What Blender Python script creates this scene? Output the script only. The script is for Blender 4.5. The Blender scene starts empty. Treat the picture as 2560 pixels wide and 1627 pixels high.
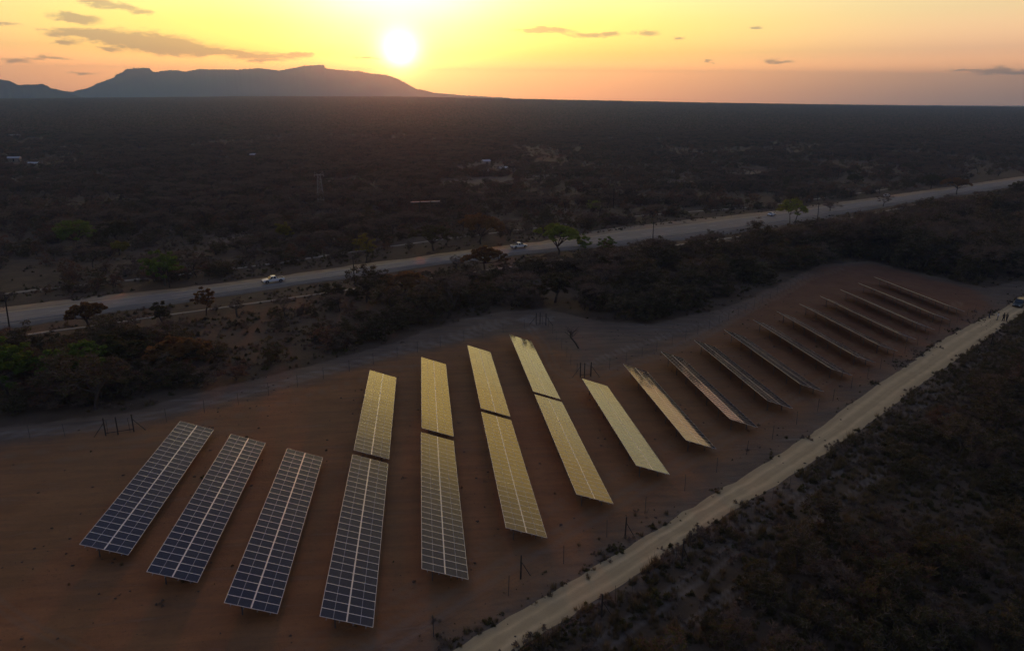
import bpy, bmesh, math, random
import numpy as np
from mathutils import Vector, Matrix

random.seed(7)
rng = np.random.default_rng(7)
scene = bpy.context.scene

# ------------------------------------------------------------------ camera
CAM_Z = 35.54
cam_d = bpy.data.cameras.new("camera")
cam_d.sensor_width = 36.0
cam_d.lens = 25.347
cam_d.clip_start = 0.5
cam_d.clip_end = 150000.0
cam = bpy.data.objects.new("camera", cam_d)
scene.collection.objects.link(cam)
YAW, PITCH, ROLL = math.radians(-7.103), math.radians(17.466), math.radians(0.2005)
fw = Vector((-math.sin(YAW) * math.cos(PITCH), math.cos(YAW) * math.cos(PITCH), -math.sin(PITCH)))
rt = Vector((math.cos(YAW), math.sin(YAW), 0.0))
up = rt.cross(fw)
rt2 = rt * math.cos(ROLL) + up * math.sin(ROLL)
up2 = -rt * math.sin(ROLL) + up * math.cos(ROLL)
cam.matrix_world = Matrix(((rt2.x, up2.x, -fw.x, 0.0), (rt2.y, up2.y, -fw.y, 0.0),
                           (rt2.z, up2.z, -fw.z, CAM_Z), (0, 0, 0, 1)))
scene.camera = cam

scene.view_settings.view_transform = 'Standard'
scene.view_settings.look = 'None'
scene.view_settings.exposure = 0.3
scene.view_settings.gamma = 1.0
scene.view_settings.use_curve_mapping = False
scene.render.engine = 'CYCLES'
cy = scene.cycles
cy.use_denoising = True
cy.max_bounces = 4
cy.diffuse_bounces = 2
cy.glossy_bounces = 3
cy.transmission_bounces = 3
cy.transparent_max_bounces = 6
cy.volume_bounces = 1
cy.caustics_reflective = False
cy.caustics_refractive = False
cy.sample_clamp_indirect = 4.0

# ------------------------------------------------------------------ sun and sky
SUN_AZ, SUN_EL = math.radians(-1.25), math.radians(3.0)      # from +y towards +x
S = Vector((math.sin(SUN_AZ) * math.cos(SUN_EL), math.cos(SUN_AZ) * math.cos(SUN_EL), math.sin(SUN_EL)))
sun_d = bpy.data.lights.new("sun", 'SUN')
sun_d.energy = 3.0
sun_d.angle = math.radians(0.6)
sun_d.color = (1.0, 0.17, 0.035)
sun = bpy.data.objects.new("sun", sun_d)
sun.rotation_euler = (-S).to_track_quat('-Z', 'Y').to_euler()
sun.location = (0, 0, 200)
scene.collection.objects.link(sun)

world = bpy.data.worlds.new("World")
scene.world = world
world.use_nodes = True
wt = world.node_tree
wt.nodes.clear()


class NB:
    """small helper for building node trees"""
    def __init__(self, tree):
        self.t = tree

    def new(self, kind, **kw):
        n = self.t.nodes.new(kind)
        for k, v in kw.items():
            setattr(n, k, v)
        return n

    def put(self, sock, val):
        if isinstance(val, bpy.types.NodeSocket):
            self.t.links.new(val, sock)
        elif val is not None:
            if hasattr(sock.default_value, '__len__') and not hasattr(val, '__len__'):
                val = (val,) * len(sock.default_value)
            if hasattr(sock.default_value, '__len__') and len(sock.default_value) == 4 and len(val) == 3:
                val = (*val, 1.0)
            sock.default_value = val

    def math(self, op, a, b=None, c=None, clamp=False):
        n = self.new('ShaderNodeMath', operation=op, use_clamp=clamp)
        for s, v in zip(n.inputs, (a, b, c)):
            if v is not None:
                self.put(s, v)
        return n.outputs[0]

    def vec(self, op, a, b=None, c=None):
        n = self.new('ShaderNodeVectorMath', operation=op)
        for s, v in zip(n.inputs, (a, b, c)):
            if v is not None:
                self.put(s, v)
        return n.outputs['Value'] if op in ('DOT_PRODUCT', 'LENGTH', 'DISTANCE') else n.outputs['Vector']

    def mix(self, f, a, b, mode='MIX'):
        n = self.new('ShaderNodeMix', data_type='RGBA', blend_type=mode)
        self.put(n.inputs[0], f)
        self.put(n.inputs[6], a)
        self.put(n.inputs[7], b)
        return n.outputs[2]

    def noise(self, vec, scale, detail=3.0, rough=0.55, dist=0.0):
        n = self.new('ShaderNodeTexNoise')
        self.put(n.inputs['Vector'], vec)
        n.inputs['Scale'].default_value = scale
        n.inputs['Detail'].default_value = detail
        n.inputs['Roughness'].default_value = rough
        n.inputs['Distortion'].default_value = dist
        return n.outputs['Fac']

    def ramp(self, f, stops, interp='LINEAR'):
        n = self.new('ShaderNodeValToRGB')
        n.color_ramp.interpolation = interp
        el = n.color_ramp.elements
        while len(el) < len(stops):
            el.new(0.5)
        for e, (p, c) in zip(el, stops):
            e.position = p
            e.color = (*c, 1.0) if len(c) == 3 else c
        self.put(n.inputs[0], f)
        return n.outputs[0]

    def maprange(self, v, a, b, c=0.0, d=1.0, smooth=False):
        n = self.new('ShaderNodeMapRange', clamp=True)
        if smooth:
            n.interpolation_type = 'SMOOTHSTEP'
        for s, x in zip(n.inputs, (v, a, b, c, d)):
            self.put(s, x)
        return n.outputs[0]


w = NB(wt)
tc = w.new('ShaderNodeTexCoord').outputs['Generated']
D = w.vec('NORMALIZE', tc)
sep = w.new('ShaderNodeSeparateXYZ')
w.put(sep.inputs[0], D)
dx, dy, dz = sep.outputs
el_deg = w.math('MULTIPLY', w.math('ARCSINE', dz), 57.29578)
az_deg = w.math('MULTIPLY', w.math('ARCTAN2', dx, dy), 57.29578)
cosang = w.vec('DOT_PRODUCT', D, tuple(S))
ang = w.math('MULTIPLY', w.math('ARCCOSINE', w.math('MINIMUM', cosang, 1.0)), 57.29578)     # degrees from the sun
daz = w.math('ABSOLUTE', w.math('SUBTRACT', az_deg, math.degrees(SUN_AZ)))

# the evening sky by elevation: towards the sun, well off to its side, and behind
ef = w.math('DIVIDE', w.math('MAXIMUM', el_deg, 0.0), 90.0, clamp=True)
K = 12.0
def st(deg, c):
    return (deg / 90.0, tuple(x / K for x in c))
near = w.ramp(ef, [st(0, (9.0, 3.2, 1.0)), st(1.84, (11.0, 4.3, 1.05)), st(3, (4.5, 2.4, .34)), st(5, (2.6, 1.9, .30)), st(7.5, (1.80, 1.48, .60)),
                   st(12, (1.65, 1.06, .22)), st(15.5, (1.75, 1.14, .24)), st(17.5, (1.15, .77, .22)), st(20.5, (.48, .36, .20)), st(24, (.25, .21, .17)), st(28, (.19, .165, .16)), st(32, (.095, .10, .15)), st(38, (.060, .092, .20)), st(90, (.068, .108, .225))])
side = w.ramp(ef, [st(0, (3.2, 1.65, .95)), st(1.84, (6.0, 2.7, 1.0)), st(3, (2.7, 1.42, .66)), st(5.5, (1.62, 1.12, .52)), st(7.5, (1.18, 1.04, .56)),
                   st(12, (1.10, .66, .18)), st(15, (.80, .50, .16)), st(19.5, (.30, .22, .13)), st(25, (.14, .125, .12)), st(30, (.08, .085, .125)), st(38, (.060, .092, .20)), st(90, (.068, .108, .225))])
back = w.ramp(ef, [st(0, (.15, .13, .16)), st(10, (.15, .15, .20)), st(30, (.10, .125, .20)), st(90, (.065, .10, .20))])
m1 = w.maprange(daz, 6.0, 42.0, smooth=True)
m2 = w.maprange(daz, 45.0, 115.0, smooth=True)
base = w.mix(m2, w.mix(m1, near, side), back)
base = w.vec('SCALE', base, None)
base.node.inputs['Scale'].default_value = K

# aureole round the sun, dimmed by the dust that lies low over the horizon
dust = w.maprange(el_deg, -0.5, 5.0, 0.45, 1.0, smooth=True)
def glow(col, amp, wid, power=1.0):
    q = w.math('DIVIDE', ang, wid)
    if power != 1.0:
        q = w.math('POWER', q, power)
    g = w.math('MULTIPLY', w.math('EXPONENT', w.math('MULTIPLY', q, -1.0)), amp)
    g = w.math('MULTIPLY', g, dust)
    n = w.vec('SCALE', tuple(col), None)
    w.put(n.node.inputs['Scale'], g)
    return n
g1 = glow((1.0, .80, .40), 24.0, 0.95, 1.4)
g2 = glow((1.0, .84, .01), 2.8, 4.2, 1.25)
g3 = glow((1.0, .70, .10), 0.9, 9.0, 1.4)
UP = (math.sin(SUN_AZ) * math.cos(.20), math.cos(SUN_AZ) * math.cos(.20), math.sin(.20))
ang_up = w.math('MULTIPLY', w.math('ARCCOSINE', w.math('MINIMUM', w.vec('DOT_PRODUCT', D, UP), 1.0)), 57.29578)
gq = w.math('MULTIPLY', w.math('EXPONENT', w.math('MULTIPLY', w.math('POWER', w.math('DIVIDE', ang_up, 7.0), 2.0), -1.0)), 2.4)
g4 = w.vec('SCALE', (1.0, .97, .60), None)  # sky glow added above the sun, strengthened to light the ground
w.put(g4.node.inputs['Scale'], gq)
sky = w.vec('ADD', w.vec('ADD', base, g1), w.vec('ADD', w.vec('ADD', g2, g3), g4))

nish = w.new('ShaderNodeTexSky', sky_type='NISHITA')
nish.sun_disc = False
nish.sun_elevation = SUN_EL
nish.sun_rotation = SUN_AZ
nish.air_density = 1.0
nish.dust_density = 3.0
nish.ozone_density = 1.0
nsc = w.vec('SCALE', nish.outputs[0], None)
nsc.node.inputs['Scale'].default_value = 0.012
sky = w.vec('ADD', sky, nsc)

# thin evening clouds: (azimuth, elevation, half width, half height) in degrees
CLOUDS = [(-20.9, 5.81, 1.04, 0.22, 1.0),
          (-19.57, 5.55, 1.42, 0.22, 1.0),
          (-18.31, 5.3, 0.84, 0.14, 1.0),
          (-22.73, 4.82, 1.12, 0.32, 1.0),
          (-21.63, 4.73, 0.91, 0.25, 1.0),
          (-25.8, 4.24, 0.8, 0.16, 1.0),
          (-23.1, 3.88, 1.3, 0.3, 1.0),
          (-21.2, 3.84, 1.16, 0.39, 1.0),
          (-19.6, 3.66, 1.44, 0.57, 1.0),
          (-17.71, 3.47, 1.86, 0.63, 1.0),
          (-16.51, 3.26, 1.9, 0.64, 1.0),
          (-14.51, 3.05, 1.82, 0.36, 1.0),
          (-12.18, 2.9, 1.61, 0.21, 1.0),
          (-22.96, 3.32, 0.78, 0.17, 1.0),
          (-25.85, 2.13, 0.96, 0.19, 1.0),
          (-23.89, 2.35, 1.34, 0.14, 1.0),
          (-9.77, 2.78, 1.93, 0.18, 1.0),
          (-8.1, 2.95, 0.98, 0.15, 1.0),
          (-20.64, 2.96, 0.66, 0.14, 1.0),
          (-22.23, 1.51, 0.92, 0.11, 1.0),
          (8.8, 4.79, 1.83, 0.28, 1.0),
          (10.12, 4.79, 1.18, 0.22, 1.0),
          (12.63, 4.48, 1.75, 0.19, 1.0),
          (14.38, 4.58, 0.73, 0.19, 1.0),
          (16.97, 4.59, 1.03, 0.28, 1.0),
          (24.46, 4.78, 0.43, 0.15, 1.0),
          (19.34, 4.16, 0.51, 0.12, 1.0),
          (26.16, 2.58, 1.19, 0.18, 1.0),
          (39.39, 1.78, 1.47, 0.19, 1.0),
          (40.87, 1.68, 1.22, 0.14, 1.0),
          (37.42, 1.78, 0.88, 0.08, 1.0),
          (21.37, 2.57, 0.5, 0.12, 1.0),
          (-3.59, 2.74, 1.04, 0.13, 1.0),
          (-10.88, 2.5, 1.64, 0.12, 1.0)]
wob = w.new('ShaderNodeTexNoise')
cvec = w.new('ShaderNodeCombineXYZ')
w.put(cvec.inputs[0], az_deg)
w.put(cvec.inputs[1], w.math('MULTIPLY', el_deg, 3.0))
w.put(wob.inputs['Vector'], cvec.outputs[0])
wob.inputs['Scale'].default_value = 0.75
wob.inputs['Detail'].default_value = 5.0
wob.inputs['Roughness'].default_value = 0.6
woff = w.vec('MULTIPLY', w.vec('SUBTRACT', wob.outputs['Color'], (.5, .5, .5)), (1.7, .75, 0.0))
c2 = w.new('ShaderNodeCombineXYZ')
w.put(c2.inputs[0], az_deg)
w.put(c2.inputs[1], el_deg)
cp = w.vec('ADD', c2.outputs[0], woff)
acc = None
for (ca, ce, cw_, ch_, cs_) in CLOUDS:
    q = w.vec('MULTIPLY', w.vec('SUBTRACT', cp, (ca, ce, 0.0)), (1.0 / cw_, 1.0 / ch_, 0.0))
    v = w.math('MULTIPLY', w.math('EXPONENT', w.math('MULTIPLY', w.vec('DOT_PRODUCT', q, q), -1.0)), cs_)
    acc = v if acc is None else w.math('ADD', acc, v)
fine = w.noise(cvec.outputs[0], 1.5, 6.0, 0.62)
mask = w.maprange(w.math('ADD', acc, w.math('MULTIPLY', w.math('SUBTRACT', fine, 0.5), 1.25)), 0.20, 1.05, smooth=True)
farm = w.noise(cvec.outputs[0], 0.10, 6.0, 0.55)
mask2 = w.math('MULTIPLY', w.math('MULTIPLY', w.maprange(farm, 0.60, 0.76, 0.0, 0.3, smooth=True), w.maprange(el_deg, 20.0, 12.0)), w.maprange(daz, 30.0, 50.0))
mask = w.math('MAXIMUM', w.math('MULTIPLY', mask, 0.66), mask2)
cloudcol = w.mix(w.maprange(ang, 2.0, 26.0), (1.4, .70, .25), (.50, .37, .28))
sky = w.mix(mask, sky, cloudcol)

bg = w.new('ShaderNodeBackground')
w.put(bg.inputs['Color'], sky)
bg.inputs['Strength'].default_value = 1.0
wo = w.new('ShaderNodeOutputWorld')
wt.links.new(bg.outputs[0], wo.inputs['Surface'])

# ------------------------------------------------------------------ the lie of the land
SX, SXX, SY, SXY = -0.03101, -0.00026044, -0.03158, 0.00025043
RAZ = np.radians([-60, -42, -34, -20, -12, -2, 2, 12, 22, 35, 60])
RZ = np.array([13., 14.7, 16.4, 27.8, 35.8, 37, 34, 23.2, 13, 2.7, 1])


def sclamp(v, a, b, s):
    v = a + s * np.logaddexp(0, (v - a) / s)
    return b - s * np.logaddexp(0, (b - v) / s)


def sstep(v, a, b):
    t = np.clip((v - a) / (b - a), 0, 1)
    return t * t * (3 - 2 * t)


def ground_z(x, y):
    x = np.asarray(x, float)
    y = np.asarray(y, float)
    xc = sclamp(x, -84., 154., 12.)
    yc = sclamp(y, 5., 176., 12.)
    z = -1.45 + SX * xc + SXX * xc * xc + (SY + SXY * xc) * yc
    r = np.hypot(x, y)
    az = np.arctan2(x, np.maximum(y, 1e-3))
    az = np.where(y < 0, 0, az)
    t = sstep(r, 500., 4000.) * np.where(y > 0, sstep(y / np.maximum(r, 1), 0.1, 0.45), 0)
    R = np.interp(az, RAZ, RZ)
    z = z * (1 - t) + R * t
    und = 0.5 * np.sin(x * .021 + 1.3) * np.sin(y * .017 + .4) + 1.3 * np.sin(x * .0043 + y * .003) * np.cos(y * .0031 - x * .002 + 2.)
    z = z + und * sstep(r, 220., 500.) * (1 - sstep(r, 2800., 4000.) * .85)
    z = z - sstep(r, 3900., 5000.) * 36.
    return z


def gz(x, y):
    return float(ground_z(x, y))


def vnoise(x, y, scale, seed=0):
    """smooth value noise 0..1"""
    r = np.random.default_rng(seed + 1000).random((64, 64))
    x = np.asarray(x, float) / scale + seed * 7.3
    y = np.asarray(y, float) / scale + seed * 3.1
    xi, yi = np.floor(x).astype(int), np.floor(y).astype(int)
    fx, fy = x - xi, y - yi
    fx, fy = fx * fx * (3 - 2 * fx), fy * fy * (3 - 2 * fy)
    g = lambda i, j: r[(xi + i) % 64, (yi + j) % 64]
    return (g(0, 0) * (1 - fx) + g(1, 0) * fx) * (1 - fy) + (g(0, 1) * (1 - fx) + g(1, 1) * fx) * fy


def fbm(x, y, scale, seed=0, oct=3):
    s, a, t = 0, 1.0, 0
    for i in range(oct):
        s = s + a * vnoise(x, y, scale / 2 ** i, seed + i)
        t += a
        a *= .55
    return s / t


def inside(x, y, poly):
    x = np.asarray(x, float)
    y = np.asarray(y, float)
    c = np.zeros(x.shape, bool)
    n = len(poly)
    for i in range(n):
        x1, y1 = poly[i]
        x2, y2 = poly[(i + 1) % n]
        if y1 == y2:
            continue
        k = ((y1 > y) != (y2 > y)) & (x < (x2 - x1) * (y - y1) / (y2 - y1) + x1)
        c ^= k
    return c


def line_dist(x, y, pts, closed=False):
    d = np.full(np.shape(x), 1e9)
    n = len(pts)
    for i in range(n if closed else n - 1):
        ax, ay = pts[i]
        bx, by = pts[(i + 1) % n]
        vx, vy = bx - ax, by - ay
        t = np.clip(((x - ax) * vx + (y - ay) * vy) / (vx * vx + vy * vy + 1e-9), 0, 1)
        d = np.minimum(d, np.hypot(x - ax - t * vx, y - ay - t * vy))
    return d


def smooth_line(pts, step):
    """Catmull-Rom through the points, resampled"""
    P = [np.array(p, float) for p in pts]
    P = [2 * P[0] - P[1]] + P + [2 * P[-1] - P[-2]]
    out = []
    for i in range(1, len(P) - 2):
        n = max(1, int(np.linalg.norm(P[i + 1] - P[i]) / step))
        for k in range(n):
            t = k / n
            out.append(0.5 * ((2 * P[i]) + (-P[i - 1] + P[i + 1]) * t + (2 * P[i - 1] - 5 * P[i] + 4 * P[i + 1] - P[i + 2]) * t * t
                              + (-P[i - 1] + 3 * P[i] - 3 * P[i + 1] + P[i + 2]) * t ** 3))
    out.append(P[-2])
    return np.array(out)


# outlines on the ground, in metres from the camera's foot point
SITE = [(-90, 70), (-75, 84), (-50.8, 85.2), (-38.5, 88.3), (-23.8, 96.5), (-7.6, 111.6), (12.6, 122.8), (20.5, 124.5), (23.0, 112), (23.3, 102.0), (31, 106), (40.8, 113.6),
        (54, 124), (72.3, 145.4), (90, 164), (110, 184), (129, 190), (137, 160), (129.3, 144.2), (68.5, 97.6), (40.5, 76.3), (19.2, 59.5),
        (2.6, 47.2), (-20, 34), (-60, 15), (-100, 10), (-110, 60)]
CLEAR = [(-100, 88), (-65, 91), (-53.8, 91.1), (-40.1, 93.8), (-34.9, 98.1), (-29.3, 102.7), (-25.0, 105.4), (-14, 114), (-4.6, 121.9), (-0.5, 127.8), (8, 136), (16.4, 140.1), (24.9, 141.4), (33.2, 131.3), (43.4, 128.5),
         (52.3, 134.5), (60.5, 138.5), (71, 147), (90, 166), (110, 186), (130, 193), (138.2, 171.8), (142.0, 162.2), (160, 172), (158, 157), (121, 128), (94, 107), (70.5, 89.6), (52.5, 75), (38, 64), (22, 53), (10, 43.6), (0, 36), (-20, 18), (-60, 0), (-120, -20), (-150, 60)]
TRACKS = [([(-85, 78), (-62, 80), (-47, 82), (-35, 85), (-22, 92.5), (-12, 101), (-2, 108)], .8), ([(-90, 72), (-66, 75), (-50, 77.5), (-37, 81), (-25, 86)], .7),
          ([(-60, 44), (-38, 41), (-22, 38.5), (-10, 42), (0, 49.5)], .7), ([(-47, 66), (-38, 56), (-30, 49), (-18, 42)], .6),
          ([(-80, 86), (-52.4, 88.2), (-39.2, 90.4), (-24.5, 100.2), (-4.5, 115.4), (8, 124), (15.3, 131.5), (23.5, 133.0)], 1.5),
          ([(-4.5, 118.0), (8, 128), (15, 134.5), (25, 136)], .9),
          ([(23.5, 133.0), (19.5, 127), (20.3, 117.4), (19.8, 104.9), (21.6, 98.0), (26, 92)], 1.0),
          ([(25.6, 99.6), (31.4, 104.9), (44.4, 114.9), (58, 129), (71.5, 142.8), (86, 157), (96.4, 168.1), (113.5, 181.3)], 1.5),
          ([(24, 104), (33, 113), (45, 122), (60, 134), (76, 150), (100, 174)], 1.0),
          ([(-10, 38.5), (-1.3, 46.6), (7.2, 54.2), (15.7, 60.8), (32.9, 74.7), (62.5, 98.5), (92.9, 122.4), (122.7, 146.9)], 1.2),
          ([(-12, 43), (-3, 50), (6, 57.6), (14.7, 64.8), (31.9, 78.7), (61.5, 102.5), (90, 126.4), (112.7, 147.9)], .8),
          ([(8.2, 39.6), (14.8, 44.8), (22.7, 50.5), (35.6, 60.7), (52.1, 73.4), (71.3, 88.5), (85.3, 99.2), (102, 114)], .9),
          ([(12.2, 37.6), (18.8, 43.8), (26.7, 49.5), (39.6, 59.4), (56.1, 71.8), (75.3, 86.2)], .6)]
DIRT_L = [(-22, 26), (-10, 34.5), (-1.0, 41.3), (3.2, 44.6), (9.0, 48.0), (15.0, 52.8), (20.4, 56.9), (27.8, 61.9), (33.6, 66.8), (39.8, 71.1), (51.4, 80.3), (69.3, 95.6), (84.7, 107.6), (103.1, 122.8), (120.8, 135.2), (145.0, 153.3), (190, 188)]
DIRT_R = [(-17, 24), (-5, 34.5), (5.2, 42.8), (10.2, 46.5), (16.0, 50.4), (21.8, 55.0), (28.9, 60.0), (38.2, 66.5), (43.2, 70.2), (52.5, 77.4), (61.8, 84.4), (70.5, 91.8), (81.0, 99.7), (94.0, 109.7), (110.9, 123.3), (133.1, 140.3), (160, 162), (194, 184)]
ROAD_N = [(-150, 113), (-84.3, 148.5), (-40, 169.5), (-16.6, 181), (21.2, 198.5), (49.5, 210), (76, 222), (111, 243.5), (150, 272), (185, 297), (255.6, 339), (348.6, 388), (700, 575)]
ROAD_F = [(-158, 126), (-91.7, 162.6), (-45, 178.5), (-21, 189.5), (16, 206.5), (42, 220), (66, 238), (100, 258.5), (142, 287.5), (180, 313), (250, 352), (342, 401), (692, 588)]
PATH = [(-140, 105), (-78.8, 137.9), (-66, 143.5), (-55.1, 148.6), (-43.2, 153.5), (-23.0, 162.4), (0, 173), (40, 193), (73.2, 209.8), (108.2, 230.8), (151.5, 262.1), (240, 322)]
DENSE_L = [(-130, 110), (-92.0, 132.1), (-65.0, 126.4), (-53.0, 129.2), (-28.1, 112.5), (-23.8, 115.9), (-11.8, 125.5), (-3, 132), (-8.8, 123.0), (-26.0, 107.3), (-35.5, 99.9), (-45, 95.5), (-55.7, 93.5), (-66, 92.7), (-130, 92)]
SPARSE_L = [(-120, 118), (-88.5, 129.3), (-76.0, 135.5), (-53.2, 147.1), (-22.3, 160.3), (-13.9, 162.7), (-11.8, 125.5), (-23.8, 115.9), (-28.1, 112.5), (-53.0, 129.2), (-65.0, 126.4), (-91.7, 132.5)]
DENSE_C = [(-14.2, 165.4), (13.9, 175.8), (55.7, 194.3), (101.3, 220.2), (156.7, 258.2), (232.3, 309.8), (316.6, 355.1), (420.9, 405.0), (600, 480), (600, 300), (212.7, 193.3), (160, 172), (140, 164), (130.6, 180.6), (121.3, 195.9), (98.8, 178.4), (73.7, 154.3), (53.7, 138.2), (44.5, 130.1),
           (34.9, 132.6), (26.3, 143.1), (15.0, 142.8), (-0.4, 131.2), (-11.8, 125.5)]
BUSH_R = [(185, 172), (165.7, 154.7), (112.3, 112.8), (84.2, 92.4), (64.8, 78.7), (45.6, 64.3), (36.5, 57.3), (29.8, 52.1), (22.9, 46.5), (16.7, 41.8), (12.3, 37.8), (9.6, 28.9), (44.9, 10), (120, 20), (260, 120)]

C = scene.collection


def link(o, parent=None):
    C.objects.link(o)
    if parent is not None:
        o.parent = parent
    return o


def tag(o, label=None, cat=None, group=None, kind=None):
    if label:
        o['label'] = label
    if cat:
        o['category'] = cat
    if group:
        o['group'] = group
    if kind:
        o['kind'] = kind
    return o


def np_mesh(name, verts, faces, mats, mat_idx=None, smooth=False):
    """faces: (n,3) or (n,4) array, or a list of polygons"""
    me = bpy.data.meshes.new(name)
    verts = np.asarray(verts, np.float32)
    if isinstance(faces, np.ndarray):
        n, k = faces.shape
        me.vertices.add(len(verts))
        me.vertices.foreach_set('co', verts.ravel())
        me.loops.add(n * k)
        me.loops.foreach_set('vertex_index', faces.astype(np.int32).ravel())
        me.polygons.add(n)
        me.polygons.foreach_set('loop_start', np.arange(n, dtype=np.int32) * k)
        me.polygons.foreach_set('loop_total', np.full(n, k, np.int32))
    else:
        me.from_pydata([tuple(map(float, v)) for v in verts], [], faces)
    if not isinstance(mats, (list, tuple)):
        mats = [mats]
    for m in mats:
        me.materials.append(m)
    if mat_idx is not None:
        me.polygons.foreach_set('material_index', np.asarray(mat_idx, np.int32))
    if smooth:
        me.polygons.foreach_set('use_smooth', np.ones(len(me.polygons), bool))
    me.update(calc_edges=True)
    return me


class MB:
    """collects boxes and tubes into one mesh"""
    def __init__(self):
        self.v, self.f, self.m = [], [], []

    def poly(self, pts, faces, mi=0):
        b = len(self.v)
        self.v += [tuple(p) for p in pts]
        for f in faces:
            self.f.append([b + i for i in f])
            self.m.append(mi)
        return self

    def box(self, x0, x1, y0, y1, z0, z1, mi=0):
        return self.poly([(x0, y0, z0), (x1, y0, z0), (x1, y1, z0), (x0, y1, z0), (x0, y0, z1), (x1, y0, z1), (x1, y1, z1), (x0, y1, z1)],
                         [(0, 3, 2, 1), (4, 5, 6, 7), (0, 1, 5, 4), (1, 2, 6, 5), (2, 3, 7, 6), (3, 0, 4, 7)], mi)

    def tube(self, pts, rad, n=5, mi=0, cap=True):
        pts = [Vector(p) for p in pts]
        if not hasattr(rad, '__len__'):
            rad = [rad] * len(pts)
        b = len(self.v)
        for i, p in enumerate(pts):
            d = (pts[min(i + 1, len(pts) - 1)] - pts[max(i - 1, 0)])
            d = d.normalized() if d.length > 1e-6 else Vector((0, 0, 1))
            a = d.cross(Vector((0, 0, 1)) if abs(d.z) < .9 else Vector((1, 0, 0))).normalized()
            c = d.cross(a)
            for k in range(n):
                t = 2 * math.pi * (k + .5) / n
                self.v.append(tuple(p + (a * math.cos(t) + c * math.sin(t)) * rad[i]))
        for i in range(len(pts) - 1):
            for k in range(n):
                k2 = (k + 1) % n
                self.f.append([b + i * n + k, b + i * n + k2, b + (i + 1) * n + k2, b + (i + 1) * n + k])
                self.m.append(mi)
        if cap:
            self.f.append([b + k for k in range(n)][::-1])
            self.f.append([b + (len(pts) - 1) * n + k for k in range(n)])
            self.m += [mi, mi]
        return self

    def mesh(self, name, mats, smooth=False):
        return np_mesh(name, self.v, self.f, mats, self.m, smooth)

    def obj(self, name, mats, parent=None, smooth=False):
        return link(bpy.data.objects.new(name, self.mesh(name, mats, smooth)), parent)


def empty(name, loc, rz=0.0):
    o = bpy.data.objects.new(name, None)
    o.location = loc
    o.rotation_euler = (0, 0, rz)
    o.empty_display_size = 0.5
    return link(o)


def copy_tree(o, parent=None):
    c = o.copy()
    C.objects.link(c)
    c.parent = parent
    for ch in o.children:
        copy_tree(ch, c)
    return c


# ------------------------------------------------------------------ materials
def material(name):
    m = bpy.data.materials.new(name)
    m.use_nodes = True
    m.node_tree.nodes.clear()
    return m, NB(m.node_tree)


def finish(nb, col, rough=0.8, metallic=0.0, bump=None, bump_d=0.02, spec=0.3, ior=None, bump_s=1.0):
    b = nb.new('ShaderNodeBsdfPrincipled')
    nb.put(b.inputs['Base Color'], col)
    nb.put(b.inputs['Roughness'], rough)
    nb.put(b.inputs['Metallic'], metallic)
    b.inputs['Specular IOR Level'].default_value = spec
    if ior:
        b.inputs['IOR'].default_value = ior
    if bump is not None:
        n = nb.new('ShaderNodeBump')
        n.inputs['Strength'].default_value = bump_s
        n.inputs['Distance'].default_value = bump_d
        nb.put(n.inputs['Height'], bump)
        nb.t.links.new(n.outputs[0], b.inputs['Normal'])
    o = nb.new('ShaderNodeOutputMaterial')
    nb.t.links.new(b.outputs[0], o.inputs['Surface'])
    return b


def plain(name, col, rough=0.6, metallic=0.0, var=0.15, scale=3.0, spec=0.3):
    m, nb = material(name)
    pos = nb.new('ShaderNodeNewGeometry').outputs['Position']
    n = nb.noise(pos, scale, 4.0)
    c = nb.mix(n, tuple(v * (1 - var) for v in col), tuple(min(1, v * (1 + var)) for v in col))
    finish(nb, c, rough, metallic, spec=spec)
    return m


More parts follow.
